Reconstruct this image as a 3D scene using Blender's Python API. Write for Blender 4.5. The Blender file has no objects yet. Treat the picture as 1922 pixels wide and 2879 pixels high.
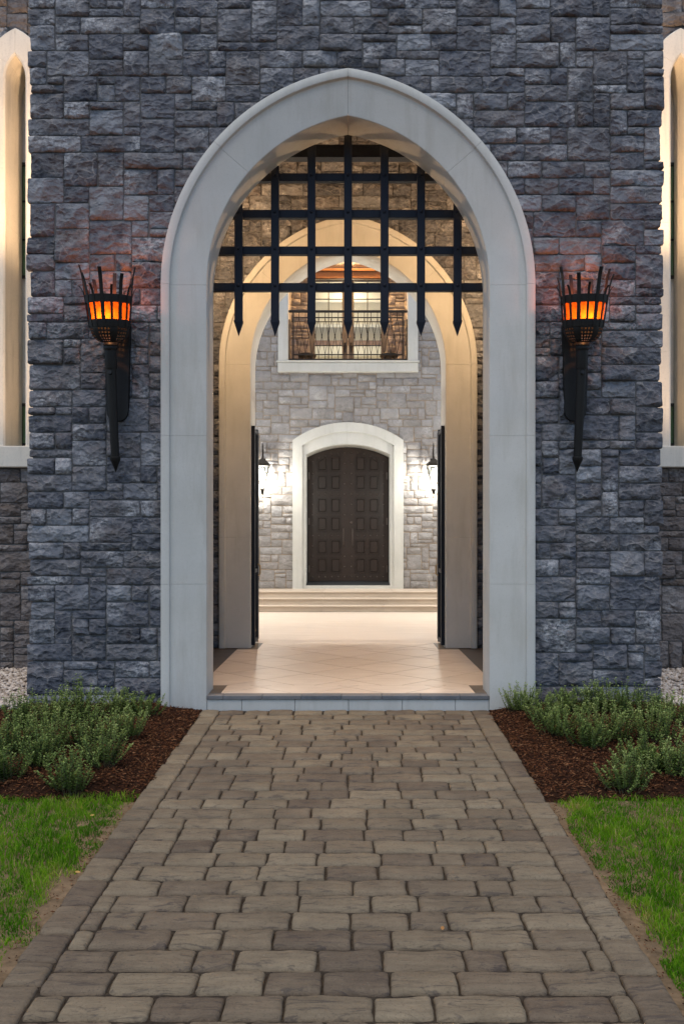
import bpy, math, random
import numpy as np
from mathutils import Vector, Matrix, noise as mn
random.seed(7)
R = math.radians
scene = bpy.context.scene
C = scene.collection

# ------------------------------------------------------------------ camera
# X right, Y away from the camera, Z up; the gatehouse front is the plane Y = 0, camera 7.9 m before it
CAM_Y, CAM_Z, F = -7.90, 1.536, 2390.0          # F: focal length in photo pixels (photo 1922 wide)
cd = bpy.data.cameras.new('camera'); cam = bpy.data.objects.new('camera', cd); C.objects.link(cam)
cam.location = (0, CAM_Y, CAM_Z); cam.rotation_euler = (R(90), 0, 0)
cd.sensor_fit = 'HORIZONTAL'; cd.sensor_width = 36; cd.lens = 36 * F / 1922
cd.shift_x = -17 / 1922; cd.shift_y = 84.5 / 1922
cd.clip_start = .05; cd.clip_end = 2000
scene.camera = cam
# ------------------------------------------------------------------ dusk sky and soft light
w = bpy.data.worlds.new('World'); scene.world = w; w.use_nodes = True
nt = w.node_tree; nt.nodes.clear()
out = nt.nodes.new('ShaderNodeOutputWorld'); bg = nt.nodes.new('ShaderNodeBackground'); sky = nt.nodes.new('ShaderNodeTexSky')
sky.sky_type = 'NISHITA'; sky.sun_disc = False
SUN_EL, SUN_ROT = R(70), R(205)                  # veiled light from high over the camera's left shoulder
sky.sun_elevation = SUN_EL; sky.sun_rotation = SUN_ROT
sky.air_density = 1.0; sky.dust_density = .3; sky.ozone_density = 1.6
bg.inputs['Strength'].default_value = .066
nt.links.new(sky.outputs[0], bg.inputs[0]); nt.links.new(bg.outputs[0], out.inputs[0])
sl = bpy.data.lights.new('sun', 'SUN'); sl.energy = .8; sl.angle = R(50); sl.color = (1, .86, .66)
so = bpy.data.objects.new('sun', sl); C.objects.link(so)
sd = Vector((math.sin(SUN_ROT) * math.cos(SUN_EL), math.cos(SUN_ROT) * math.cos(SUN_EL), math.sin(SUN_EL)))
so.rotation_euler = sd.to_track_quat('Z', 'Y').to_euler()
scene.view_settings.view_transform = 'Standard'; scene.view_settings.look = 'None'
scene.view_settings.exposure = 1.62; scene.view_settings.gamma = 1

# ------------------------------------------------------------------ helpers
def gz(Y):                                       # ground height: falls 4.5 % away from the house
    return .0452 * min(0, Y) if Y > -8 else .0452 * -8

def at_ground(xs, ys):                           # photo pixel on the sloping ground -> X, Y
    Z = 4508.0 / (ys - 1416.0)
    return (xs - 978.0) * Z / F, CAM_Y + Z

class MB:
    def __init__(s): s.v = []; s.f = []; s.r = []
    def add(s, vs, fs, r=.5):
        n = len(s.v); s.v.extend([tuple(p) for p in vs]); s.f.extend([tuple(i + n for i in f) for f in fs]); s.r.extend([r] * len(vs)); return s
    def box(s, x0, x1, y0, y1, z0, z1, r=.5, b=0):
        if b <= 0:
            vs = [(x, y, z) for x in (x0, x1) for y in (y0, y1) for z in (z0, z1)]
            fs = [(0, 1, 3, 2), (4, 6, 7, 5), (0, 4, 5, 1), (2, 3, 7, 6), (0, 2, 6, 4), (1, 5, 7, 3)]
            return s.add(vs, fs, r)
        vs = []; idx = {}
        for sx in (0, 1):
            for sy in (0, 1):
                for sz in (0, 1):
                    for ax in range(3):
                        p = [(x0, x1)[sx], (y0, y1)[sy], (z0, z1)[sz]]
                        for k, sg in enumerate((sx, sy, sz)):
                            if k != ax: p[k] += b if sg == 0 else -b
                        idx[(sx, sy, sz, ax)] = len(vs); vs.append(p)
        fs = []
        for ax in range(3):
            o = [k for k in range(3) if k != ax]
            for sg in (0, 1):
                q = []
                for (u, v_) in ((0, 0), (1, 0), (1, 1), (0, 1)):
                    t = [0, 0, 0]; t[ax] = sg; t[o[0]] = u; t[o[1]] = v_; q.append(idx[(*t, ax)])
                flip = (sg == 0) != (ax == 1)
                fs.append(tuple(q[::-1] if flip else q))
        for ax in range(3):                      # edges along ax
            o = [k for k in range(3) if k != ax]
            for u in (0, 1):
                for v_ in (0, 1):
                    def key(e, face):
                        t = [0, 0, 0]; t[ax] = e; t[o[0]] = u; t[o[1]] = v_; return idx[(*t, face)]
                    fs.append((key(0, o[0]), key(1, o[0]), key(1, o[1]), key(0, o[1])))
        for sx in (0, 1):
            for sy in (0, 1):
                for sz in (0, 1): fs.append(tuple(idx[(sx, sy, sz, a)] for a in range(3)))
        return s.add(vs, fs, r)
    def prism(s, poly, y0, y1, r=.5):            # polygon in XZ, extruded along Y
        n = len(poly); vs = [(x, y0, z) for x, z in poly] + [(x, y1, z) for x, z in poly]
        fs = [tuple(range(n)), tuple(range(2 * n - 1, n - 1, -1))] + [(i, i + n, (i + 1) % n + n, (i + 1) % n) for i in range(n)]
        return s.add(vs, fs, r)
    def slab(s, poly, z0, z1, r=.5):             # polygon in XY, extruded along Z
        n = len(poly); vs = [(x, y, z0) for x, y in poly] + [(x, y, z1) for x, y in poly]
        fs = [tuple(range(n - 1, -1, -1)), tuple(range(n, 2 * n))] + [(i, (i + 1) % n, (i + 1) % n + n, i + n) for i in range(n)]
        return s.add(vs, fs, r)
    def lathe(s, prof, seg=24, c=(0, 0, 0), r=.5, cap=True, skip=None):
        vs = []; fs = []
        for (rad, z) in prof:
            for k in range(seg):
                a = 2 * math.pi * k / seg; vs.append((c[0] + rad * math.cos(a), c[1] + rad * math.sin(a), c[2] + z))
        for i in range(len(prof) - 1):
            for k in range(seg):
                if skip and skip(i, k): continue
                k2 = (k + 1) % seg
                fs.append((i * seg + k, i * seg + k2, (i + 1) * seg + k2, (i + 1) * seg + k))
        if cap:
            fs.append(tuple(range(seg - 1, -1, -1))); m = (len(prof) - 1) * seg; fs.append(tuple(range(m, m + seg)))
        return s.add(vs, fs, r)
    def tube(s, pts, rad, seg=8, r=.5):
        pts = [Vector(p) for p in pts]; vs = []; fs = []; n = len(pts)
        for i, p in enumerate(pts):
            d = (pts[min(i + 1, n - 1)] - pts[max(i - 1, 0)]).normalized()
            u = d.orthogonal().normalized() if abs(d.z) > .9 else d.cross(Vector((0, 0, 1))).normalized()
            v_ = d.cross(u); rr = rad[i] if isinstance(rad, (list, tuple)) else rad
            for k in range(seg):
                a = 2 * math.pi * k / seg; vs.append(p + u * rr * math.cos(a) + v_ * rr * math.sin(a))
        for i in range(n - 1):
            for k in range(seg):
                k2 = (k + 1) % seg; fs.append((i * seg + k, i * seg + k2, (i + 1) * seg + k2, (i + 1) * seg + k))
        fs.append(tuple(range(seg - 1, -1, -1))); fs.append(tuple(range((n - 1) * seg, n * seg)))
        return s.add(vs, fs, r)
    def merge(s, o):
        n = len(s.v); s.v.extend(o.v); s.f.extend([tuple(i + n for i in f) for f in o.f]); s.r.extend(o.r); return s
    def mesh(s, name, mat, smooth=False):
        me = bpy.data.meshes.new(name); me.from_pydata(s.v, [], s.f)
        a = me.attributes.new('rnd', 'FLOAT', 'POINT'); a.data.foreach_set('value', s.r)
        if smooth: me.polygons.foreach_set('use_smooth', [True] * len(me.polygons))
        me.materials.append(mat); me.update(); return me
    def build(s, name, mat, parent=None, smooth=False, angle=None, fix=True):
        me = s.mesh(name, mat, smooth or angle is not None)
        if fix:
            import bmesh
            bm = bmesh.new(); bm.from_mesh(me); bmesh.ops.recalc_face_normals(bm, faces=bm.faces); bm.to_mesh(me); bm.free()
        if angle is not None: me.set_sharp_from_angle(angle=R(angle))
        return link(name, me, parent)

def link(name, me, parent=None):
    o = bpy.data.objects.new(name, me); C.objects.link(o)
    if parent: o.parent = parent
    return o
def tag(o, label=None, cat=None, group=None, kind=None):
    if label: o['label'] = label
    if cat: o['category'] = cat
    if group: o['group'] = group
    if kind: o['kind'] = kind
    return o
def empty(name, loc=(0, 0, 0), **k):
    o = bpy.data.objects.new(name, None); C.objects.link(o); o.location = loc; return tag(o, **k)
def fast_mesh(name, V, Fq, mat, rnd=None, smooth=False):       # numpy: V (n,3), Fq (m,k)
    me = bpy.data.meshes.new(name); n, m, k = len(V), len(Fq), Fq.shape[1]
    me.vertices.add(n); me.vertices.foreach_set('co', V.astype(np.float32).ravel())
    me.loops.add(m * k); me.loops.foreach_set('vertex_index', Fq.astype(np.int32).ravel())
    me.polygons.add(m); me.polygons.foreach_set('loop_start', np.arange(0, m * k, k, dtype=np.int32))
    me.polygons.foreach_set('loop_total', np.full(m, k, dtype=np.int32))
    if smooth: me.polygons.foreach_set('use_smooth', np.ones(m, dtype=bool))
    if rnd is not None:
        a = me.attributes.new('rnd', 'FLOAT', 'POINT'); a.data.foreach_set('value', rnd.astype(np.float32))
    me.materials.append(mat); me.update(calc_edges=True); me.validate(); return me
def lamp(name, kind, loc, energy, color, size=.05, parent=None, aim=None, spot=None, blend=.5):
    l = bpy.data.lights.new(name, kind); l.energy = energy; l.color = color
    if kind == 'AREA': l.size = size
    else: l.shadow_soft_size = size
    if spot: l.spot_size = R(spot); l.spot_blend = blend
    o = bpy.data.objects.new(name, l); C.objects.link(o); o.location = loc
    if aim: o.rotation_euler = (Vector(loc) - Vector(aim)).to_track_quat('Z', 'Y').to_euler()
    if parent: o.parent = parent
    return o

# ------------------------------------------------------------------ materials
class NT:
    def __init__(s, name):
        s.m = bpy.data.materials.new(name); s.m.use_nodes = True; s.t = s.m.node_tree; s.n = s.t.nodes; s.l = s.t.links
        s.b = s.n['Principled BSDF']; s.pos = s.n.new('ShaderNodeNewGeometry').outputs['Position']
    def N(s, typ, **k):
        n = s.n.new(typ)
        for a, b in k.items(): setattr(n, a, b)
        return n
    def sock(s, i, v):
        if hasattr(v, 'is_linked'): s.l.new(v, i)
        else: i.default_value = v
    def noise(s, scale, detail=6, rough=.6, vec=None, dist=0):
        n = s.N('ShaderNodeTexNoise'); n.inputs['Scale'].default_value = scale; n.inputs['Detail'].default_value = detail
        n.inputs['Roughness'].default_value = rough; n.inputs['Distortion'].default_value = dist
        s.l.new(vec or s.pos, n.inputs['Vector']); return n.outputs['Fac']
    def scale(s, v3, vec=None):
        m = s.N('ShaderNodeMapping'); m.inputs['Scale'].default_value = v3; s.l.new(vec or s.pos, m.inputs['Vector']); return m.outputs[0]
    def off(s, fac, k=7.3):                        # position shifted by a per-piece random value
        m = s.N('ShaderNodeVectorMath', operation='MULTIPLY_ADD'); c = s.N('ShaderNodeCombineXYZ')
        for i in range(3): s.l.new(fac, c.inputs[i])
        s.l.new(c.outputs[0], m.inputs[0]); m.inputs[1].default_value = (k, k * 1.7, k * 2.3); s.l.new(s.pos, m.inputs[2]); return m.outputs[0]
    def attr(s, a='rnd'):
        n = s.N('ShaderNodeAttribute', attribute_name=a); return n.outputs['Fac']
    def math(s, op, a, b=0, clamp=False):
        n = s.N('ShaderNodeMath', operation=op, use_clamp=clamp); s.sock(n.inputs[0], a); s.sock(n.inputs[1], b); return n.outputs[0]
    def ramp(s, fac, stops):
        n = s.N('ShaderNodeValToRGB'); e = n.color_ramp.elements
        while len(e) < len(stops): e.new(.5)
        for q, (p, c) in zip(e, stops):
            q.position = p; q.color = (c, c, c, 1) if isinstance(c, (int, float)) else (*c, 1)
        s.l.new(fac, n.inputs[0]); return n.outputs[0]
    def mix(s, fac, a, b, typ='MIX'):
        n = s.N('ShaderNodeMix', data_type='RGBA', blend_type=typ); s.sock(n.inputs[0], fac)
        for i, v in ((6, a), (7, b)):
            if hasattr(v, 'is_linked'): s.l.new(v, n.inputs[i])
            else: n.inputs[i].default_value = (*v, 1)
        return n.outputs[2]
    def bump(s, h, strength=.5, dist=.01, prev=None):
        n = s.N('ShaderNodeBump'); n.inputs['Strength'].default_value = strength; n.inputs['Distance'].default_value = dist
        s.l.new(h, n.inputs['Height'])
        if prev: s.l.new(prev, n.inputs['Normal'])
        return n.outputs[0]
    def out(s, col=None, rough=None, nrm=None, spec=None, metal=None):
        if col is not None:
            if hasattr(col, 'is_linked'): s.l.new(col, s.b.inputs['Base Color'])
            else: s.b.inputs['Base Color'].default_value = (*col, 1)
        if rough is not None: s.sock(s.b.inputs['Roughness'], rough)
        if nrm: s.l.new(nrm, s.b.inputs['Normal'])
        if spec is not None: s.b.inputs['Specular IOR Level'].default_value = spec
        if metal is not None: s.b.inputs['Metallic'].default_value = metal
        return s.m

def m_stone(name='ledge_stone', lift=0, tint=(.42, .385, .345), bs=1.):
    t = NT(name); r = t.attr(); p = t.off(r)
    base = t.ramp(r, [(0, (.022, .028, .043)), (.15, (.046, .054, .079)), (.45, (.070, .080, .110)), (.65, (.098, .098, .112)), (.8, (.145, .156, .185)), (1, (.30, .325, .365))])
    n1 = t.noise(7, 8, .68, p, .6)
    c = t.mix(t.ramp(n1, [(.32, 0), (.68, 1)]), t.mix(.6, base, (.010, .012, .018)), t.mix(.40, base, (.21, .22, .245)))
    brown = t.ramp(t.noise(3.1, 4, .6, p), [(.5, 0), (.72, .75)]); c = t.mix(brown, c, t.mix(.5, c, (.16, .115, .085)))
    vein = t.noise(5.5, 10, .70, t.scale((1, 1, 1.5), p), .15); v = t.math('ABSOLUTE', t.math('SUBTRACT', vein, .5))
    def vor(scale, feat, dist=.12):
        d = t.N('ShaderNodeTexNoise'); d.inputs['Scale'].default_value = 6; d.inputs['Detail'].default_value = 5; t.l.new(p, d.inputs['Vector'])
        q = t.N('ShaderNodeVectorMath', operation='MULTIPLY_ADD'); t.l.new(d.outputs['Color'], q.inputs[0]); q.inputs[1].default_value = (dist,) * 3; t.l.new(p, q.inputs[2])
        m = t.scale((1, 1, 1.5), q.outputs[0]); n = t.N('ShaderNodeTexVoronoi', feature=feat); n.inputs['Scale'].default_value = scale; t.l.new(m, n.inputs['Vector']); return n.outputs['Distance']
    f1 = vor(8.5, 'F1'); ed = vor(8.5, 'DISTANCE_TO_EDGE'); f2 = vor(21, 'F1', .06)
    mask = t.ramp(t.noise(4.5, 4, .6, p), [(.46, .0), (.64, 1)])
    c = t.mix(t.math('MULTIPLY', t.ramp(ed, [(0, .60), (.03, .32), (.09, 0)]), mask), c, (.31, .295, .285))
    c = t.mix(t.ramp(f2, [(.30, 0), (.62, .45)]), c, t.mix(.5, c, (.20, .205, .22)))
    c = t.mix(t.math('MULTIPLY', t.ramp(v, [(0, .7), (.008, .3), (.02, 0)]), t.ramp(t.noise(3.7, 4, .6, p), [(.5, 0), (.62, 1)])), c, (.30, .275, .255))
    wp = t.math('MULTIPLY', t.ramp(t.noise(2.3, 3, .5, p), [(.52, 0), (.68, 1)]), t.ramp(t.noise(26, 6, .75, p), [(.40, 0), (.62, .9)]))
    c = t.mix(wp, c, (.42, .43, .45))
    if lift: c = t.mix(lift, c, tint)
    h = t.math('ADD', t.math('ADD', t.math('MULTIPLY', f1, 1.5), t.math('MULTIPLY', f2, .5)), t.math('ADD', t.math('MULTIPLY', t.noise(22, 8, .7, p, .3), .5), t.math('MULTIPLY', vein, .8)))
    nb = t.bump(h, bs, .030); nb = t.bump(t.noise(110, 5, .75), .4, .004, nb)
    return t.out(c, .82, nb, .25)
def m_mortar():
    t = NT('mortar'); n = t.noise(60, 6, .7)
    return t.out(t.mix(n, (.075, .078, .085), (.14, .14, .14)), .95, t.bump(n, .5, .006), .1)
def m_cast(name='cast_limestone', a=(.44, .437, .405), b=(.52, .517, .485)):
    t = NT(name); n = t.noise(1.7, 6, .6); f = t.noise(45, 6, .7)
    c = t.mix(t.ramp(n, [(.3, 0), (.7, 1)]), a, b); c = t.mix(t.ramp(f, [(.33, .25), (.5, 0)]), c, (.40, .385, .35))
    st = t.noise(2.2, 6, .65, t.scale((3.5, 3.5, .5))); c = t.mix(t.ramp(st, [(.5, 0), (.75, .6)]), c, (.36, .345, .30)); c = t.mix(t.ramp(t.noise(.9, 5, .6), [(.45, 0), (.7, .35)]), c, (.40, .42, .43))
    pit = t.noise(130, 2, .5); c = t.mix(t.ramp(pit, [(.25, .7), (.32, 0)]), c, (.30, .28, .25))
    return t.out(c, .75, t.bump(f, .18, .004), .3)
def m_iron(name='black_iron', col=(.004, .006, .012), rough=.55, spec=.22):
    t = NT(name); n = t.noise(14, 6, .7); f = t.noise(90, 4, .6)
    c = t.mix(n, col, tuple(q * 1.8 + .002 for q in col))
    return t.out(c, t.math('ADD', t.math('MULTIPLY', n, .25), rough - .1), t.bump(f, .2, .002), spec)
def m_paver():
    t = NT('tumbled_paver'); r = t.attr(); p = t.off(r, 3.1)
    base = t.ramp(r, [(0, (.122, .092, .064)), (.3, (.165, .128, .087)), (.65, (.198, .158, .104)), (1, (.262, .214, .142))])
    n1 = t.noise(5, 6, .65, p, .4); c = t.mix(t.ramp(n1, [(.3, 0), (.7, 1)]), t.mix(.30, base, (.07, .052, .045)), t.mix(.25, base, (.30, .245, .175)))
    st = t.noise(5, 6, .7, t.scale((1.2, 6.5, 1), p), 1.2); c = t.mix(t.ramp(st, [(.54, 0), (.64, .6), (.74, .2)]), c, (.036, .033, .038))
    c = t.mix(t.ramp(t.noise(1.5, 4, .6), [(.42, 0), (.75, .35)]), c, (.075, .060, .046))
    g = t.noise(95, 5, .8); c = t.mix(t.ramp(g, [(.30, .7), (.46, 0)]), c, (.05, .042, .036)); c = t.mix(t.ramp(g, [(.62, 0), (.74, .7)]), c, (.32, .28, .23))
    h = t.math('ADD', t.math('MULTIPLY', st, 1.2), n1)
    nb = t.bump(h, .8, .014); nb = t.bump(g, .5, .004, nb)
    return t.out(c, .9, nb, .12)
def m_simple(name, a, b, sc=8, rough=.8, bstr=.3, bd=.005, spec=.3, det=6):
    t = NT(name); n = t.noise(sc, det, .65)
    return t.out(t.mix(t.ramp(n, [(.3, 0), (.7, 1)]), a, b), rough, t.bump(n, bstr, bd), spec)
def m_rnd(name, stops, rough=.8, spec=.25, trans=0, sc=0):
    t = NT(name); r = t.attr(); c = t.ramp(r, stops)
    if sc: n = t.noise(sc, 4, .6); c = t.mix(t.ramp(n, [(.3, .45), (.6, 0)]), c, t.mix(.6, c, (0, 0, 0)))
    m = t.out(c, rough, None, spec)
    if trans:
        tb = t.N('ShaderNodeBsdfTranslucent'); t.l.new(c, tb.inputs[0]); mx = t.N('ShaderNodeMixShader'); mx.inputs[0].default_value = trans
        t.l.new(t.b.outputs[0], mx.inputs[1]); t.l.new(tb.outputs[0], mx.inputs[2]); t.l.new(mx.outputs[0], t.n['Material Output'].inputs[0])
    return m
def m_travertine(name, a, b, rough=.36, axis=(1.2, 7, 1)):
    t = NT(name); r = t.attr(); p = t.off(r, 2.7); n = t.noise(2.2, 7, .68, t.scale(axis, p), .5); f = t.noise(60, 5, .7)
    c = t.mix(t.ramp(n, [(.33, 0), (.68, 1)]), a, b); c = t.mix(t.ramp(r, [(0, .18), (1, 0)]), c, (.40, .33, .26))
    c = t.mix(t.ramp(f, [(.28, .35), (.4, 0)]), c, (.34, .27, .2))
    return t.out(c, t.math('ADD', t.math('MULTIPLY', n, .2), rough), t.bump(f, .06, .002), .35)
def m_wood(name, a, b, rough=.45):
    t = NT(name); n = t.noise(6, 7, .65, t.scale((9, 9, .7)), .4); f = t.noise(55, 5, .6, t.scale((3, 3, .25)))
    return t.out(t.mix(n, a, b), rough, t.bump(f, .12, .003), .4)
def m_emit(name, col, strength):
    t = NT(name); t.out((0.02, .02, .02), .5); t.b.inputs['Emission Color'].default_value = (*col, 1); t.b.inputs['Emission Strength'].default_value = strength; return t.m
def m_translucent(name, col):
    t = NT(name); n = t.noise(35, 5, .7); c = t.mix(t.ramp(n, [(.3, 0), (.7, 1)]), tuple(q * .45 for q in col), tuple(q * 1.2 for q in col))
    tb = t.N('ShaderNodeBsdfTranslucent'); t.l.new(c, tb.inputs[0]); t.out(c, .5); mx = t.N('ShaderNodeMixShader'); mx.inputs[0].default_value = .88
    t.l.new(t.b.outputs[0], mx.inputs[1]); t.l.new(tb.outputs[0], mx.inputs[2]); t.l.new(mx.outputs[0], t.n['Material Output'].inputs[0]); return t.m
def m_glass(name, tint=(.9, .95, .95), rough=0):
    t = NT(name); t.n.remove(t.b); tr = t.N('ShaderNodeBsdfTransparent'); tr.inputs[0].default_value = (*tint, 1)
    gl = t.N('ShaderNodeBsdfGlossy'); gl.inputs['Roughness'].default_value = rough; fr = t.N('ShaderNodeFresnel'); fr.inputs[0].default_value = 1.45
    mx = t.N('ShaderNodeMixShader'); t.l.new(fr.outputs[0], mx.inputs[0]); t.l.new(tr.outputs[0], mx.inputs[1]); t.l.new(gl.outputs[0], mx.inputs[2])
    t.l.new(mx.outputs[0], t.n['Material Output'].inputs[0]); return t.m

M = dict(
    stone=m_stone(), litstone=m_stone('lit_stone', .38, bs=.35), warmlitstone=m_stone('brown_stone', .28, (.20, .135, .085)), palemortar=m_simple('pale_mortar', (.24, .19, .15), (.34, .28, .22), 50, .95, .5, .005, .1), mortar=m_mortar(), cast=m_cast(), trim=m_cast('window_trim', (.66, .62, .54), (.72, .68, .60)),  # house and wing copies of the ledge stone: lamp brightness and warm cast painted in
    iron=m_iron(), torch=m_iron('torch_iron', (.005, .005, .005), .5, .25), rail=m_iron('bronze_iron', (.012, .010, .008), .5, .25),
    paver=m_paver(), joint=m_simple('joint_sand', (.018, .014, .011), (.065, .052, .038), 45, .95, .8, .01, .1),
    soil=m_simple('soil', (.11, .075, .05), (.24, .175, .12), 12, .95, .7, .02, .1, 9),
    lawn=m_simple('lawn_soil', (.085, .06, .035), (.22, .155, .095), 14, .95, .6, .02, .1, 8),
    mulchbed=m_simple('mulch_bed', (.012, .006, .004), (.045, .02, .011), 40, .95, .9, .02, .1, 8),
    mulch=m_rnd('bark_mulch', [(0, (.030, .012, .007)), (.5, (.095, .036, .016)), (.85, (.17, .065, .027)), (1, (.30, .16, .08))], .9, .15),
    gravel=m_rnd('marble_chips', [(0, (.32, .26, .21)), (.5, (.54, .46, .39)), (1, (.68, .61, .54))], .8, .3, 0, 25),
    gravelbed=m_simple('gravel_bed', (.18, .15, .13), (.36, .31, .28), 30, .95, .9, .02, .1),
    grass=m_rnd('grass_blades', [(0, (.040, .135, .005)), (.4, (.105, .275, .009)), (.72, (.22, .41, .018)), (.9, (.34, .38, .06)), (1, (.48, .38, .16))], .6, .12, .5),
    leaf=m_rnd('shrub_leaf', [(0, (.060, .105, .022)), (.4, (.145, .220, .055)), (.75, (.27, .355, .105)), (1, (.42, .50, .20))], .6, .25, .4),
    stem=m_simple('shrub_stem', (.05, .04, .02), (.09, .075, .04), 30, .9),
    tile=m_travertine('travertine_tile', (.52, .42, .33), (.66, .57, .47)), slate=m_travertine('slate_tile', (.040, .036, .032), (.10, .088, .078), .4, (4, 4, 4)),
    bluestone=m_travertine('bluestone', (.06, .07, .085), (.11, .125, .145), .5, (3, 3, 3)),
    court=m_travertine('courtyard_stone', (.50, .42, .34), (.62, .54, .46), .55, (.5, 5, 1)),
    step=m_travertine('step_stone', (.42, .345, .275), (.54, .46, .38), .4, (.5, 2, 3)),
    grout=m_simple('grout', (.07, .048, .034), (.12, .085, .06), 30, .9), plaster=m_simple('plaster', (.55, .50, .43), (.62, .57, .50), 4, .85, .1),
    door=m_wood('door_wood', (.016, .0085, .006), (.030, .016, .011), .26), stud=m_iron('door_stud', (.05, .035, .028), .35, .6),
    frenchdoor=m_simple('french_door_paint', (.13, .12, .10), (.17, .155, .13), 10, .5, .05), header=m_wood('header_wood', (.16, .07, .025), (.24, .12, .05), .4),
    brass=m_iron('aged_brass', (.25, .16, .06), .35), dark=m_iron('dark_threshold', (.02, .022, .024), .6),
    frame=m_iron('window_frame_dark', (.025, .025, .024), .5), glass=m_glass('clear_glass'), pane=m_glass('window_pane', (.75, .85, .72)),
    amber=m_translucent('amber_mica', (.26, .075, .008)), flame=m_emit('flame', (1, .34, .05), 5), bulb=m_emit('bulb', (1, .93, .84), 90),
    frost=m_translucent('frosted_glass', (.95, .94, .92)), canlens=m_emit('can_lens', (1, .72, .42), 12),
    room=m_simple('room_plaster', (.66, .60, .50), (.70, .64, .54), 3, .9, .02), cushion=m_simple('cushion', (.02, .018, .016), (.04, .035, .03), 20, .8),
    fallen=m_rnd('fallen_leaf', [(0, (.30, .15, .05)), (1, (.45, .30, .08))], .7), roof=m_simple('roof_deck', (.08, .08, .08), (.12, .12, .12), 10),
)

# ------------------------------------------------------------------ ashlar stonework
def ashlar(x0, x1, z0, z1, u, seed, big=1.0):
    rs = random.Random(seed); nx = int(round((x1 - x0) / u)); nz = int(round((z1 - z0) / u)); ux = (x1 - x0) / nx; uz = (z1 - z0) / nz
    g = np.zeros((nz, nx), int) - 1; rects = []
    opts = [((4, 2), 11), ((5, 2), 15), ((6, 2), 12), ((7, 2), 7), ((3, 2), 6), ((2, 2), 2), ((4, 3), 6 * big), ((5, 3), 6 * big), ((6, 3), 3 * big), ((3, 3), 2.5 * big),
            ((4, 4), 4.5 * big), ((5, 4), 3 * big), ((3, 4), 1.5 * big), ((2, 3), 1), ((2, 4), .4), ((4, 1), 5), ((5, 1), 6), ((6, 1), 6), ((7, 1), 3), ((3, 1), 2)]
    for j in range(nz):
        for i in range(nx):
            if g[j, i] >= 0: continue
            run = 0
            while i + run < nx and g[j, i + run] < 0 and run < 9: run += 1
            best = None
            for t in range(9):
                (a, b) = rs.choices([o for o, _ in opts], [q for _, q in opts])[0]
                if a > run: a = run
                if run - a == 1: a = run if run <= 7 else a - 1
                if a > 3 and b == 1 and rs.random() < .35: continue
                b = min(b, nz - j)
                if a < 2 and b > 2: b = 2
                ok = True
                if j > 0 and i + a < nx and g[j - 1, i + a - 1] != g[j - 1, i + a]: ok = t > 5      # avoid running vertical joints
                if i > 0 and b > 1 and j + b < nz and g[j + b - 1, i - 1] >= 0 and g[j + b, i - 1] >= 0 and g[j + b - 1, i - 1] != g[j + b, i - 1]: ok = ok and t > 3
                best = (a, b)
                if ok: break
            if best is None: best = (min(run, 3), min(2, nz - j))
            a, b = best
            g[j:j + b, i:i + a] = len(rects); rects.append((x0 + i * ux, x0 + (i + a) * ux, z0 + j * uz, z0 + (j + b) * uz))
    return rects

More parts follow.
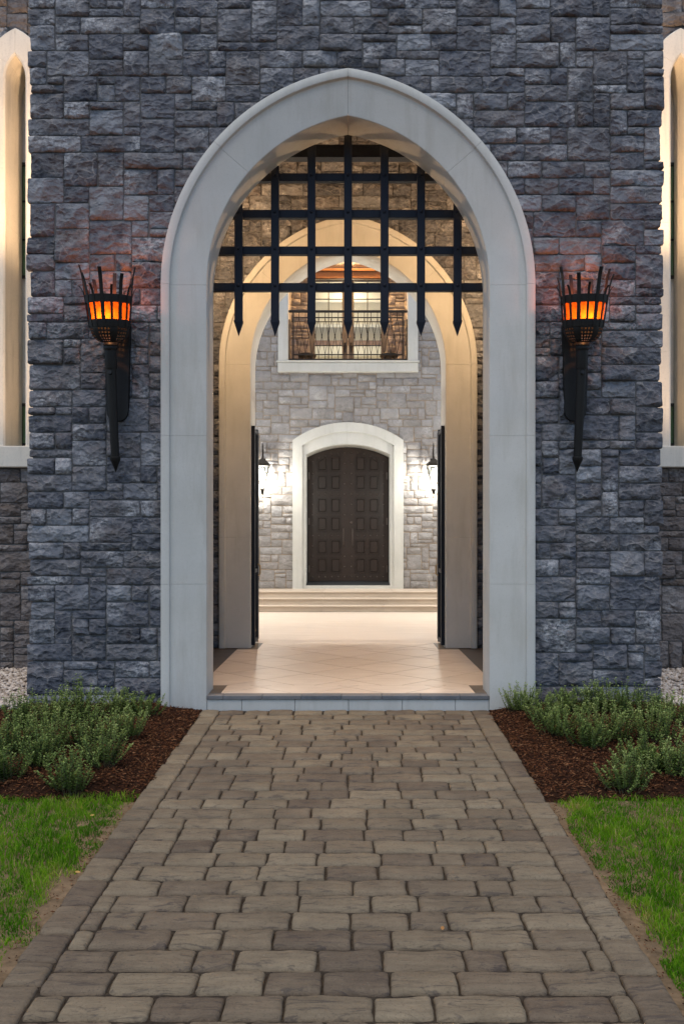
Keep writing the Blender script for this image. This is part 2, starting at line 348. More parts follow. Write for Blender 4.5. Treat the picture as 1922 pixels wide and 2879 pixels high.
def stone_mb(rc, yf, cell, seed, push=None, gap=.0045, proud=.027, relief=1., edge=None):
    """one rock-faced stone of the wall plane y = yf (face towards -Y); returns MB or None"""
    rs = random.Random(seed); x0, x1, z0, z1 = rc
    j = lambda: rs.uniform(-.004, .004)
    x0 += gap + j(); x1 -= gap + j(); z0 += gap + j(); z1 -= gap + j()
    if edge: x0 += edge[0]; x1 += edge[1]
    wx, wz = x1 - x0, z1 - z0
    if wx < .02 or wz < .02: return None
    nx = max(3, int(wx / cell)); nz = max(3, int(wz / cell)); xc, zc = (x0 + x1) / 2, (z0 + z1) / 2
    flat = rs.random() < .3; base = rs.uniform(.008, proud)
    planes = []
    for k in range(rs.randint(3, 6)):
        a = rs.uniform(0, 6.28); sl = rs.uniform(.02, .08) if flat else rs.uniform(.08, .42)
        planes.append((math.cos(a) * sl, math.sin(a) * sl, rs.uniform(.0, .012) * (.4 if flat else 1)))
    so = rs.uniform(0, 100); bulge = rs.uniform(.2, 1) * (.006 if flat else .016)
    tw = [rs.uniform(-.007, .007) for _ in range(4)]
    us = np.linspace(0, 1, nx + 1); vs_ = np.linspace(0, 1, nz + 1)
    m = min(.009, wx * .2, wz * .2)
    us = np.concatenate(([0], np.linspace(m / wx, 1 - m / wx, nx - 1), [1])); vs_ = np.concatenate(([0], np.linspace(m / wz, 1 - m / wz, nz - 1), [1]))
    V = []; inside = 0
    for b, v in enumerate(vs_):
        for a, u in enumerate(us):
            x = x0 + u * wx; z = z0 + v * wz
            x += (1 - 2 * u) * 0 + tw[0] * (v - .5) * (1 if u > .5 else 0) + tw[1] * (v - .5) * (1 if u <= .5 else 0)
            z += tw[2] * (u - .5) * (1 if v > .5 else 0) + tw[3] * (u - .5) * (1 if v <= .5 else 0)
            n1 = mn.noise(Vector((x * 5 + so, z * 5, so))); n2 = mn.noise(Vector((x * 14, z * 14 + so, so))); n3 = mn.noise(Vector((x * 33, z * 33, so)))
            wob = .005
            if a in (0, nx): x += wob * mn.noise(Vector((so, z * 22, x)))
            if b in (0, nz): z += wob * mn.noise(Vector((x * 22, so, z)))
            h = base + min(c + gx * (x - xc) + g_ * (z - zc) for gx, g_, c in planes) + bulge
            h += (.003 if flat else .008) * (1 - 2 * abs(n1)) + (.004 if flat else .011) * n2 + (.003 if flat else .008) * n3
            e = min(u * wx, (1 - u) * wx, v * wz, (1 - v) * wz)
            ed = min(1, e / .018); h = h * (.72 + .28 * ed) + .004
            corner = (a in (0, nx)) and (b in (0, nz))
            if a in (0, nx) or b in (0, nz): h = h * .62 - .002
            if corner:
                x += (.006 if a == 0 else -.006); z += (.006 if b == 0 else -.006)
            h = min(max(h, .015 + .004 * n2 if 0 < a < nx and 0 < b < nz else .011), proud + .03) * relief
            if push:
                x2, z2, ins = push(x, z, xc); inside += ins; x, z = x2, z2
            V.append((x, yf - h, z))
    if push and inside >= len(V) - 1: return None
    W = nx + 1; Fs = [(j_ * W + i, j_ * W + i + 1, (j_ + 1) * W + i + 1, (j_ + 1) * W + i) for j_ in range(nz) for i in range(nx)]
    rim = [i for i in range(W)] + [j_ * W + nx for j_ in range(1, nz + 1)] + [nz * W + i for i in range(nx - 1, -1, -1)] + [j_ * W for j_ in range(nz - 1, 0, -1)]
    n = len(V); V += [(V[i][0], yf + .03, V[i][2]) for i in rim]; L = len(rim)
    Fs += [(rim[(k + 1) % L], rim[k], n + k, n + (k + 1) % L) for k in range(L)]
    rv = rs.random()
    mb = MB(); mb.add(V, Fs, rv); mb.area = wx * wz; mb.c = (xc, zc); return mb

# ------------------------------------------------------------------ pointed (two-centred) arches
A_, CC, RR, SPR = 1.30, .2865, 1.5865, 3.908
def gothic(r, n=20, base=0., a=A_, c=CC, rad=RR, spr=SPR):     # left half, bottom to apex, offset r outward
    p = [(-(a + r), base), (-(a + r), spr)]; te = math.acos(-c / (rad + r))
    for k in range(1, n + 1):
        t = math.pi + (te - math.pi) * k / n; p.append((c + (rad + r) * math.cos(t), spr + (rad + r) * math.sin(t)))
    p[-1] = (0., p[-1][1]); return p
def gothic_push(r, a=A_, c=CC, rad=RR, spr=SPR, cx=0, base=-9):
    def f(x, z, sc):
        s = -1 if sc < cx else 1; xx = -(x - cx) * s
        if z < base: return x, z, 0
        if z < spr:
            if xx > -(a + r): return cx + s * (a + r), z, 1
            return x, z, 0
        dx, dz = xx - c, z - spr; d = math.hypot(dx, dz)
        if d < rad + r:
            k = (rad + r) / max(d, 1e-4); x2 = min(0, c + dx * k); return cx + s * -x2 if s > 0 else cx + x2, spr + dz * k, 1
        return x, z, 0
    return f
def wall_with_hole(mb, half, x0, x1, zb, zt, y0, y1, cx=0):    # wall slab around an arched hole given by its left half outline
    ap = half[-1][1]
    for s in (-1, 1):
        xe = x0 if s < 0 else x1
        for (p, q) in zip(half[:-1], half[1:]):
            if q[1] - p[1] < 1e-5: continue
            poly = [(xe, p[1]), (cx + (-s) * p[0] * -1 if s < 0 else cx - p[0], p[1]), (cx + q[0] if s < 0 else cx - q[0], q[1]), (xe, q[1])]
            poly[1] = (cx + p[0], p[1]) if s < 0 else (cx - p[0], p[1])
            mb.prism(poly if s < 0 else poly[::-1], y0, y1)
    mb.prism([(x0, ap), (x1, ap), (x1, zt), (x0, zt)], y0, y1)
    if zb < half[0][1] - 1e-4: mb.prism([(x0, zb), (x1, zb), (x1, half[0][1]), (x0, half[0][1])], y0, y1)
    return mb

PROF = [(0., .30), (0., -.052), (.006, -.062), (.014, -.066), (.325, -.066), (.332, -.070), (.336, -.080), (.340, -.098), (.348, -.102), (.408, -.102), (.417, -.098), (.42, -.090), (.42, .30)]
PROF2 = [(r, .48 if y == .30 else y) for r, y in PROF]
def arch_blocks(yo, base, parent, mat, cuts, prof=PROF, ring_cut=R(180 - 40.8), a=A_, c=CC, rad=RR, spr=SPR, n=16, label=None):
    """the cast-stone surround, block by block; each block is one child object"""
    g = .0009; segs = []
    zs = [base] + cuts + [spr]
    for z0, z1 in zip(zs[:-1], zs[1:]): segs.append(('j', z0, z1))
    segs += [('a', math.pi, ring_cut), ('a', ring_cut, None)]
    for s in (-1, 1):
        for kind, p0, p1 in segs:
            V = []; m = len(prof); rows = 2 if kind == 'j' else n + 1
            for k in range(rows):
                for (r, y) in prof:
                    if kind == 'j':
                        z = p0 + g if k == 0 else p1 - g
                        if p0 == base and k == 0: z = base
                        x = -(a + r)
                    else:
                        te = math.acos(-c / (rad + r)) if p1 is None else p1
                        ta = p0 - g / rad; tb = te + g / rad; t = ta + (tb - ta) * k / n
                        x = c + (rad + r) * math.cos(t); z = spr + (rad + r) * math.sin(t)
                    V.append((x if s < 0 else -x, yo + y, z))
            Fs = [(k * m + i, k * m + (i + 1) % m, (k + 1) * m + (i + 1) % m, (k + 1) * m + i) for k in range(rows - 1) for i in range(m)]
            Fs += [tuple(range(m)), tuple(range((rows - 1) * m, rows * m))]
            mb = MB(); mb.add(V, Fs, random.random()); mb.build('arch_block', mat, parent, angle=32)

# ------------------------------------------------------------------ setting: ground sheets
def strip(name, xs, ys, zf, mat, **k):
    mb = MB(); n = len(xs); V = [(x, y, zf(x, y)) for y in ys for x in xs]
    Fs = [(j * n + i, j * n + i + 1, (j + 1) * n + i + 1, (j + 1) * n + i) for j in range(len(ys) - 1) for i in range(n - 1)]
    mb.add(V, Fs); return tag(mb.build(name, mat, smooth=True, fix=False), **k)
GX = [-300, -60, -20, -9, -5, -3, -1.4, 1.4, 3, 5, 9, 20, 60, 300]
strip('ground', GX, [-300, -60, -20, -8, -5, -2.5, -.3, .0, 3, 20, 60, 300], lambda x, y: gz(y) - .07, M['soil'], kind='structure')
def pl(Y): t = (Y + .1) / -3.9; return -1.335 - .035 * t     # path edges, slightly askew to the house
def pr(Y): t = (Y + .1) / -3.9; return 1.292 - .035 * t
BED = -2.36
def bed_edge(x): return BED + .05 * math.sin(x * 3.1) + .04 * math.sin(x * 7.7 + 1)
def bed_h(x, y):
    e = pl(y) if x < 0 else pr(y); d = max(0, abs(x - e)); k = min(1, max(0, (y - bed_edge(x) + .02) / .16)); return gz(y) - .030 + (.018 + min(.05, d * .12) + .012 * mn.noise(Vector((x * 3, y * 3, 4)))) * k * k * (3 - 2 * k)
for s in (-1, 1):
    ys = [-2.5 + .06 * k for k in range(43)]; nb_ = 40; V = []
    for y in ys:
        e = pl(y) - .004 if s < 0 else pr(y) + .004
        for k in range(nb_): x = e + s * (.05 * k); V.append((x, y, bed_h(x, y)))
    mb = MB(); mb.add(V, [(j * nb_ + i, j * nb_ + i + 1, (j + 1) * nb_ + i + 1, (j + 1) * nb_ + i) for j in range(len(ys) - 1) for i in range(nb_ - 1)])
    tag(mb.build('planting_bed', M['mulchbed'], smooth=True), kind='structure')
    ys = [-7.0 + .12 * k for k in range(39)]; nb_ = 60; lz = lambda x, y: gz(y) - .024 + .012 * mn.noise(Vector((x * 2, y * 2, 1))) - (.03 if y > -2.4 else 0)
    V = [((pl(y) + .003 if s < 0 else pr(y) - .003) + s * .11 * k, y) for y in ys for k in range(nb_)]
    mb = MB(); mb.add([(x, y, lz(x, y)) for x, y in V], [(j * nb_ + i, j * nb_ + i + 1, (j + 1) * nb_ + i + 1, (j + 1) * nb_ + i) for j in range(len(ys) - 1) for i in range(nb_ - 1)])
    tag(mb.build('lawn', M['lawn'], smooth=True), kind='structure')
    strip('gravel_border', sorted([s * 2.85, s * 4.5, s * 7.5]), [-.28, .8, 2.2], lambda x, y: gz(y) + .02, M['gravelbed'], kind='structure')

# ------------------------------------------------------------------ setting: paver path
path = MB().slab([(pl(-7) - .0, -7), (pr(-7), -7), (pr(-.06), -.06), (pl(-.06), -.06)], -.1, 0)
path.v = [(x, y, gz(y) - .021 + (0 if z == 0 else -.08)) for x, y, z in path.v]
path = tag(path.build('path', M['joint']), kind='structure')
D_ROW = .1675
rp = random.Random(21)
def paver_mb(x0, x1, y0, y1, sk, seed):
    rs = random.Random(seed); wx, wy = x1 - x0, y1 - y0; nx = max(5, int(wx / .026)); ny = max(4, int(wy / .028)); so = rs.uniform(0, 90)
    m = .012; us = np.concatenate(([0, .006 / wx], np.linspace(.02 / wx, 1 - .02 / wx, nx - 1), [1 - .006 / wx, 1])); vs_ = np.concatenate(([0, .006 / wy], np.linspace(.02 / wy, 1 - .02 / wy, ny - 1), [1 - .006 / wy, 1]))
    lift = rs.uniform(-.003, .003); tx, ty = rs.uniform(-.008, .008), rs.uniform(-.012, .012); V = []; cr = rs.uniform(.008, .024); amp = rs.uniform(.004, .009)
    for v in vs_:
        for u in us:
            X, Y = u * wx, v * wy
            ex, ey = min(X, wx - X), min(Y, wy - Y)
            if ex < cr and ey < cr:                                   # round the corners
                dx, dy = cr - ex, cr - ey; d = math.hypot(dx, dy); dm = max(dx, dy)
                k = dm / d if d > 0 else 1; ex2, ey2 = cr - dx * k, cr - dy * k
                X = ex2 if X < wx / 2 else wx - ex2; Y = ey2 if Y < wy / 2 else wy - ey2; e = cr - dm
            else: e = min(ex, ey)
            x = x0 + X; y = y0 + Y; f = 1 - min(1, e / .03)
            x += f * .008 * mn.noise(Vector((so, y * 16, x * 5))); y += f * .007 * mn.noise(Vector((x * 16, so, y * 5)))
            h = lift + tx * (X - wx / 2) + ty * (Y - wy / 2) + amp * mn.noise(Vector((x * 8, y * 17, so))) + .002 * mn.noise(Vector((x * 30, y * 40, so)))
            h -= .011 * max(0, 1 - e / .010) ** 1.6 + .0025 * max(0, 1 - e / .03)
            h -= .010 * max(0, 1 - ey / .024) ** 1.5
            V.append((x + sk(y), y, gz(y) + h))
    W, H = len(us), len(vs_); Fs = [(j * W + i, j * W + i + 1, (j + 1) * W + i + 1, (j + 1) * W + i) for j in range(H - 1) for i in range(W - 1)]
    rim = list(range(W)) + [j * W + W - 1 for j in range(1, H)] + [(H - 1) * W + i for i in range(W - 2, -1, -1)] + [j * W for j in range(H - 2, 0, -1)]
    n = len(V); V += [(V[i][0], V[i][1], V[i][2] - .04) for i in rim]; L = len(rim)
    Fs += [(rim[k], n + k, n + (k + 1) % L, rim[(k + 1) % L]) for k in range(L)]
    mb = MB(); mb.add(V, Fs, rs.random()); return mb
pav = []; y = -.085; row = 0
while y > -5.3:
    y1 = y; y0 = y - D_ROW; x = -1.335 + .165; xe = 1.292 - .165; first = True; prev = None
    sk = lambda Y: -.035 * ((Y + .1) / -3.9)
    while x < xe - .01:
        wv = rp.choice([.172, .225, .27, .27, .342, .342])
        if first: wv = rp.choice([.09, .13, .172, .225, .27]); first = False
        if xe - (x + wv) < .075: wv = xe - x
        g = rp.uniform(.0022, .0062); gy = rp.uniform(.0065, .0100)
        pav.append((paver_mb(x + g, x + wv - g, y0 + gy, y1 - gy, sk, rp.random()), (y0 + y1) / 2)); x += wv
    y = y0; row += 1
for s in (-1, 1):
    y = -.085
    while y > -5.3:
        L = rp.choice([.172, .225, .27, .27, .342]); j = rp.uniform(-.006, .006)
        x0 = -1.335 + j if s < 0 else 1.292 - .165 + .004
        pav.append((paver_mb(x0, x0 + .160 + (j if s > 0 else -j), y - L + .004, y - .004, sk, rp.random()), y - L / 2)); y -= L
pav.sort(key=lambda q: q[1]); vis = [q for q in pav if q[1] > -5.05]; rest = [q for q in pav if q[1] <= -5.05]
if len(vis) > 300: rest += vis[300:]; vis = vis[:300]
for mb, _ in vis: mb.build('paver', M['paver'], path, smooth=True, fix=False)
rb = MB()
for mb, _ in rest: rb.merge(mb)
tag(rb.build('paver_field', M['paver'], path, smooth=True, fix=False), kind='stuff')

# ------------------------------------------------------------------ gatehouse
gate = empty('gatehouse', (0, 0, 0), label='dark grey stone gatehouse with two pale pointed arches and torch-lit front', cat='gatehouse')
TWL, TWR, TW, TOP, FLOOR = 2.955, 2.905, 2.92, 7.2, .12
fw = MB(); wall_with_hole(fw, gothic(.2, base=-.25), -TWL + .03, TWR - .03, -.25, TOP, -.005, .298)
front = fw.build('front_wall', M['mortar'], gate)
iw = MB(); wall_with_hole(iw, gothic(.2, base=-.1), -1.96, 1.96, -.1, 7.18, 3.515, 3.95)
inner = iw.build('inner_wall', M['mortar'], gate)
allst = []
for i, rc in enumerate(ashlar(-TWL, TWR, -.2, TOP, .0790, 11)):
    e = None
    rs = random.Random(i * 7 + 1)
    if rc[0] < -TWL + .01: e = (rs.uniform(-.03, .012), 0)
    if rc[1] > TWR - .01: e = (0, rs.uniform(-.012, .03))
    mb = stone_mb(rc, 0, .021, i + 1000, gothic_push(.355), edge=e)
    if mb: allst.append((mb, front, mb.area / 7.8 ** 2 * (1 if mb.c[1] < 6.6 else .4)))
for i, rc in enumerate(ashlar(-1.96, 1.96, FLOOR, 7.16, .0805, 12)):
    mb = stone_mb(rc, 3.52, .036, i + 3000, gothic_push(.355))
    if mb:
        seen = (abs(mb.c[0]) < 1.95 if mb.c[1] < 4 else True); allst.append((mb, inner, mb.area / 11.3 ** 2 * (1 if seen else .2)))
allst.sort(key=lambda q: -q[2])
for mb, par, _ in allst[:300]: mb.build('stone', M['stone'], par, smooth=True, fix=False)
for par in (front, inner):
    r_ = MB()
    for mb, p_, _ in allst[300:]:
        if p_ is par: r_.merge(mb)
    if r_.v: tag(r_.build('small_stones', M['stone'], par, smooth=True, fix=False), kind='stuff')
print('stones', len(allst), 'pavers', len(vis), len(rest))
arch_blocks(0, -.06, gate, M['cast'], [1.148, 2.516])
arch_blocks(3.52, FLOOR - .002, gate, M['cast'], [1.6], PROF2)
# thick side walls, ceiling and roof of the gate passage
for s in (-1, 1):
    mb = MB(); xa, xb = sorted((s * 1.965, s * (TW - .035))); mb.box(xa, xb, .30, 3.95, -.2, 7.18); mb.build('side_wall', M['mortar'], gate)
mb = MB().box(-TW + .035, TW - .035, .30, 3.95, 7.185, 7.45); mb.build('ceiling', M['plaster'], gate)
# step at the threshold: riser blocks and bluestone nosing
xs = [-1.299, -.98, -.49, .005, .50, .99, 1.299]
for a, b in zip(xs[:-1], xs[1:]):
    MB().box(a + .0015, b - .0015, -.058, .05, -.07, .082, random.random(), .004).build('riser_block', M['cast'], gate)
xs = [-1.299, -1.15, -.79, -.43, -.06, .31, .67, 1.03, 1.299]
for a, b in zip(xs[:-1], xs[1:]):
    MB().box(a + .001, b - .001, -.072, .055, .083, FLOOR, random.random(), .004).build('nosing', M['bluestone'], gate)

# ------------------------------------------------------------------ passage floor: travertine laid on the diagonal, slate border
fl = MB().box(-1.96, 1.96, .056, 4.02, -.1, FLOOR - .012)
floor = tag(fl.build('passage_floor', M['grout']), kind='structure')
def clip_poly(poly, ax, lim, keep_less):
    outp = []
    for i, p in enumerate(poly):
        q = poly[(i + 1) % len(poly)]; pi = (p[ax] <= lim) == keep_less or p[ax] == lim; qi = (q[ax] <= lim) == keep_less or q[ax] == lim
        if pi: outp.append(p)
        if pi != qi:
            t = (lim - p[ax]) / (q[ax] - p[ax]); outp.append((p[0] + (q[0] - p[0]) * t, p[1] + (q[1] - p[1]) * t))
    return outp
def tiles(rect, side, gap, mat, ztop):
    x0, x1, y0, y1 = rect; h = side * math.sqrt(2) / 2
    for i in range(-12, 13):
        for j in range(-2, 26):
            cx = (i + (j % 2) * .5) * 2 * h * .5 * 2; cx = i * 2 * h + (j % 2) * h; cy = y0 + j * h - .1
            g = h - gap; poly = [(cx - g, cy), (cx, cy - g), (cx + g, cy), (cx, cy + g)]
            for ax, lim, kl in ((0, x0, False), (0, x1, True), (1, y0, False), (1, y1, True)):
                poly = clip_poly(poly, ax, lim, kl)
                if len(poly) < 3: break
            if len(poly) < 3: continue
            a = abs(sum(p[0] * q[1] - q[0] * p[1] for p, q in zip(poly, poly[1:] + poly[:1]))) / 2
            if a < .004: continue
            MB().slab(poly, ztop - .01, ztop, random.random()).build('floor_tile', mat, floor)
tiles((-1.462, 1.462, .50, 3.30), .61, .0055, M['tile'], FLOOR)
tiles((-1.19, 1.19, .062, .497), .61, .0055, M['tile'], FLOOR)
tiles((-1.19, 1.19, 3.303, 4.015), .61, .0055, M['tile'], FLOOR)
for s in (-1, 1):
    yy = .31
    while yy < 3.29:
        y2 = min(3.30, yy + .45); xa, xb = sorted((s * 1.466, s * 1.955)); MB().box(xa, xb, yy + .002, y2 - .002, FLOOR - .01, FLOOR, random.random()).build('border_tile', M['slate'], floor); yy = y2
    for (ya, yb) in ((.064, .28), (.284, .496), (3.304, 3.65), (3.654, 4.012)):
        xa, xb = sorted((s * 1.194, s * 1.462)); MB().box(xa, xb, ya, yb, FLOOR - .01, FLOOR, random.random()).build('border_tile', M['slate'], floor)
court = MB().box(-4.6, 4.6, 4.022, 9.28, -.1, FLOOR - .003); tag(court.build('courtyard_floor', M['court']), kind='structure')

# ------------------------------------------------------------------ portcullis
pc = empty('portcullis', (0, .42, 0), label='raised black iron portcullis with seven pointed bars hanging in the front arch', cat='portcullis')
PX = [(k - 3) * .356 for k in range(7)]; PZ = [4.04 + .359 * k for k in range(4)]
def archtop(x): return SPR + math.sqrt(max(0, (RR + .09) ** 2 - (abs(x) + CC) ** 2)) if abs(x) + CC < RR + .09 else SPR
for k, x in enumerate(PX):
    zt = archtop(x) if k != 3 else archtop(0)
    b = MB().box(x - .039, x + .039, -.036, .012, 3.70, zt, .5, .003).build('vertical_bar', M['iron'], pc)
    sp = MB(); zb = 3.70; q = .043
    sp.add([(x - q, -.042, zb), (x + q, -.042, zb), (x + q, .018, zb), (x - q, .018, zb), (x - q, -.042, zb - .016), (x + q, -.042, zb - .016), (x + q, .018, zb - .016), (x - q, .018, zb - .016), (x, -.012, 3.545)],
           [(0, 1, 2, 3), (0, 4, 5, 1), (1, 5, 6, 2), (2, 6, 7, 3), (3, 7, 4, 0), (4, 8, 5), (5, 8, 6), (6, 8, 7), (7, 8, 4)])
    sp.build('spike', M['iron'], b)
    for z in PZ:
        if z < zt - .1:
            rv = MB(); rv.lathe([(.017, 0), (.016, .006), (.010, .011), (.001, .013)], 10)
            rv.v = [(x + a, -.036 - c_, z + b_) for a, b_, c_ in rv.v]; rv.build('rivet', M['iron'], b, smooth=True)
for z in PZ:
    if z < SPR + .25: xe = 1.44
    else: xe = math.sqrt((RR + .10) ** 2 - (z - SPR) ** 2) - CC
    MB().box(-xe, xe, .013, .075, z - .039, z + .039, .5, .003).build('cross_bar', M['iron'], pc)
MB().box(-1.5, 1.5, .40, .52, 5.49, 5.62, .5, .004).build('hoist_beam', M['iron'], pc)
for x in (-.75, .75): MB().box(x - .02, x + .02, .45, .49, 5.62, 7.18).build('hanger', M['iron'], pc)

# ------------------------------------------------------------------ wall torches
def torch(x, spin, label):
    t = empty('wall_torch', (x, 0, 2.175), label=label, cat='torch', group='torches on the gatehouse front')
    # back plate: tapered trough with a rounded foot
    pts = [(-.120, 1.36), (-.100, .58)] + [(-.098 * math.cos(a), .56 - .085 * math.sin(a)) for a in [R(20 * k) for k in range(1, 9)]] + [(.100, .58), (.120, 1.36)]
    b = MB().prism(pts, -.075, -.015).build('back_plate', M['torch'], t, angle=30)
    for sx in (-.085, .085):
        MB().lathe([(.010, 0), (.008, .008), (.001, .010)], 8, (sx, 0, .62)).build('bolt', M['torch'], b).rotation_euler = (0, 0, 0)
    lean = Matrix.Translation((0, -.115, 0)) @ Matrix.Rotation(R(9.0), 4, 'X')
    def put(mb, name, mat, par=t, **k):
        mb.v = [tuple(lean @ Vector(p)) for p in mb.v]; return mb.build(name, mat, par, **k)
    put(MB().lathe([(.001, 0), (.040, .10), (.047, .115), (.047, .14), (.038, .145)], 20), 'finial', M['torch'], angle=30)
    put(MB().lathe([(.037, .145), (.044, 1.08)], 24), 'shaft', M['torch'], angle=30)
    put(MB().lathe([(.050, .93), (.052, .94), (.052, 1.09), (.058, 1.10), (.062, 1.115), (.058, 1.13), (.064, 1.14), (.052, 1.16)], 24), 'collar', M['torch'], angle=30)
    prof = [(.05 + .120 * math.sin(R(a)) ** .9, 1.16 + .135 * (1 - math.cos(R(a)))) for a in range(6, 91, 7)]
    def holes(i, k): kk = k % 12; return 2 <= i <= 10 and 2 <= kk <= 9 and (i + kk) % 2 == 0 and i % 2 == 0
    put(MB().lathe(prof, 72, cap=False, skip=holes), 'bowl', M['torch'], smooth=True, fix=False)
    put(MB().tube([(0, -.06, .9), (0, .08, .86)], .018), 'bracket', M['torch'])
    put(MB().lathe([(.171, 1.29), (.176, 1.292), (.182, 1.35), (.176, 1.353), (.166, 1.353), (.166, 1.29)], 40, cap=False), 'lower_band', M['torch'], angle=30)
    put(MB().lathe([(.194, 1.495), (.200, 1.497), (.205, 1.56), (.200, 1.563), (.190, 1.563), (.184, 1.495)], 40, cap=False), 'upper_band', M['torch'], angle=30)
    put(MB().lathe([(.166, 1.31), (.186, 1.54)], 40, cap=False), 'amber_glass', M['amber'], smooth=True, fix=False)
    rs = random.Random(int(abs(x * 100)) + spin); hs = [.26, .08, .18, .09, .24, .08, .19, .09]
    for k in range(16):
        a = 2 * math.pi * (k + .5 * (spin % 2)) / 16 + .1 * spin; hgt = hs[k % 8] * rs.uniform(.9, 1.05); wd = .016 if k % 2 == 0 else .010
        ca, sa = math.cos(a), math.sin(a); path_ = [(.174, 1.29), (.188, 1.42), (.204, 1.56), (.212, 1.56 + hgt * .35), (.224, 1.56 + hgt * .7), (.244, 1.56 + hgt)]
        V = []
        for (r_, z_) in path_:
            for (dw, dr) in ((-wd, 0), (wd, 0), (wd, .006), (-wd, .006)): V.append(((r_ + dr) * ca - dw * sa, (r_ + dr) * sa + dw * ca, z_))
        Fs = [(i * 4 + q, i * 4 + (q + 1) % 4, i * 4 + 4 + (q + 1) % 4, i * 4 + 4 + q) for i in range(5) for q in range(4)] + [(0, 1, 2, 3), (20, 21, 22, 23)]
        mb = MB(); mb.add(V, Fs); put(mb, 'strap', M['torch'])
    put(MB().lathe([(.001, 1.30), (.022, 1.32), (.030, 1.355), (.020, 1.40), (.001, 1.45)], 12), 'flame_bulb', M['flame'], smooth=True)
    lp = lean @ Vector((0, -.10, 1.37)); lamp('torch_light', 'POINT', lp, 2.6, (1, .36, .10), .02, t); lamp('torch_light', 'POINT', lean @ Vector((0, .05, 1.63)), 2.4, (1, .20, .06), .03, t)
    return t
torch(-2.125, 0, 'black iron torch with glowing amber basket left of the front arch')
torch(2.095, 1, 'black iron torch with glowing amber basket right of the front arch')

# ------------------------------------------------------------------ folding iron gates, swung open against the second arch
def iron_gate(s, label):
    g = empty('folding_gate', (s * 1.272, 3.56, FLOOR), label=label, cat='gate', group='folded gates at the inner arch')
    for k, (x0, y0, y1) in enumerate(((0, -.05, .40), (s * .028, .42, .74))):
        dx = x0; lf = MB().box(dx - .022, dx + .022, y0, y0 + .05, .03, 2.98).box(dx - .022, dx + .022, y1 - .05, y1, .03, 2.98)
        lf = lf.build('leaf_frame', M['iron'], g)
        for z in (.05, 1.0, 2.9): MB().box(dx - .018, dx + .018, y0 + .051, y1 - .051, z, z + .05).build('rail', M['iron'], lf)
        for q in range(3):
            yy = y0 + (y1 - y0) * (q + 1) / 4; MB().box(dx - .008, dx + .008, yy - .008, yy + .008, .101, .999).box(dx - .008, dx + .008, yy - .008, yy + .008, 1.051, 2.899).build('picket', M['iron'], lf)
    MB().tube([(-s * .02, .38, .95), (-s * .05, .38, .97), (-s * .05, .38, 1.09), (-s * .02, .38, 1.11)], .009).build('handle', M['brass'], g)
iron_gate(-1, 'black folded iron gate leaf standing open at the left jamb of the inner arch')
iron_gate(1, 'black folded iron gate leaf standing open at the right jamb of the inner arch')

# ------------------------------------------------------------------ main house across the courtyard
YH = 11.12; zc = lambda rel: CAM_Z + rel                          # heights were read relative to the camera
LAND = CAM_Z - 1.041
house = empty('house', (0, YH, 0), label='pale lit grey stone house front with arched double door and balcony opening', cat='house')
house.location = (0, 0, 0)
def seg_half(hw, spr, apex, n=14, base=0.):
    rise = apex - spr; rad = (hw * hw + rise * rise) / (2 * rise); p = [(-hw, base), (-hw, spr)]
    t0 = math.asin(hw / rad)
    for k in range(1, n + 1): t = t0 * (1 - k / n); p.append((-rad * math.sin(t), apex - rad + rad * math.cos(t)))
    p[-1] = (0., apex); return p
SILL0, SILL1 = zc(3.79), zc(4.05)
hw = MB(); mid = seg_half(1.11, zc(2.2), zc(2.55), base=LAND - .05)
wall_with_hole(hw, mid, -4.6, 4.6, -.1, SILL0 + .1, YH, YH + .4)
hw.box(-4.6, -1.45, YH, YH + .4, SILL0 + .1, 9.6); hw.box(1.45, 4.6, YH, YH + .4, SILL0 + .1, 9.6); hw.box(-1.45, 1.45, YH, YH + .4, 9.1, 9.6)
hwall = hw.build('wall', M['palemortar'], house)
door_rad = (1.2 ** 2 + .4 ** 2) / .8
def hpush(x, z, sc):
    if abs(x) < 1.18 and z < zc(2.60):
        top = zc(2.61) - (x * x) / (2 * door_rad)
        if z < top:
            if 1.18 - abs(x) < top - z: return (1.18 if x > 0 else -1.18), z, 1
            return x, top, 1
    if abs(x) < 1.55 and z > SILL0 + .04:
        if 1.55 - abs(x) < z - SILL0 - .04: return (1.55 if x > 0 else -1.55), z, 1
        return x, SILL0 + .04, 1
    return x, z, 0
hs_ = []
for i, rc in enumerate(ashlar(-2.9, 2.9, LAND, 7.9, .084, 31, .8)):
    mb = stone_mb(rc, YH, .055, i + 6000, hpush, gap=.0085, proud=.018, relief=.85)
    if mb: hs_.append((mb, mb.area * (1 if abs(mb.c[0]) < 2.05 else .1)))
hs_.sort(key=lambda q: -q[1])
for mb, _ in hs_[:300]: mb.build('stone', M['litstone'], hwall, smooth=True, fix=False)
r_ = MB()
for mb, _ in hs_[300:]: r_.merge(mb)
tag(r_.build('small_stones', M['litstone'], hwall, smooth=True, fix=False), kind='stuff')
print('house stones', len(hs_))
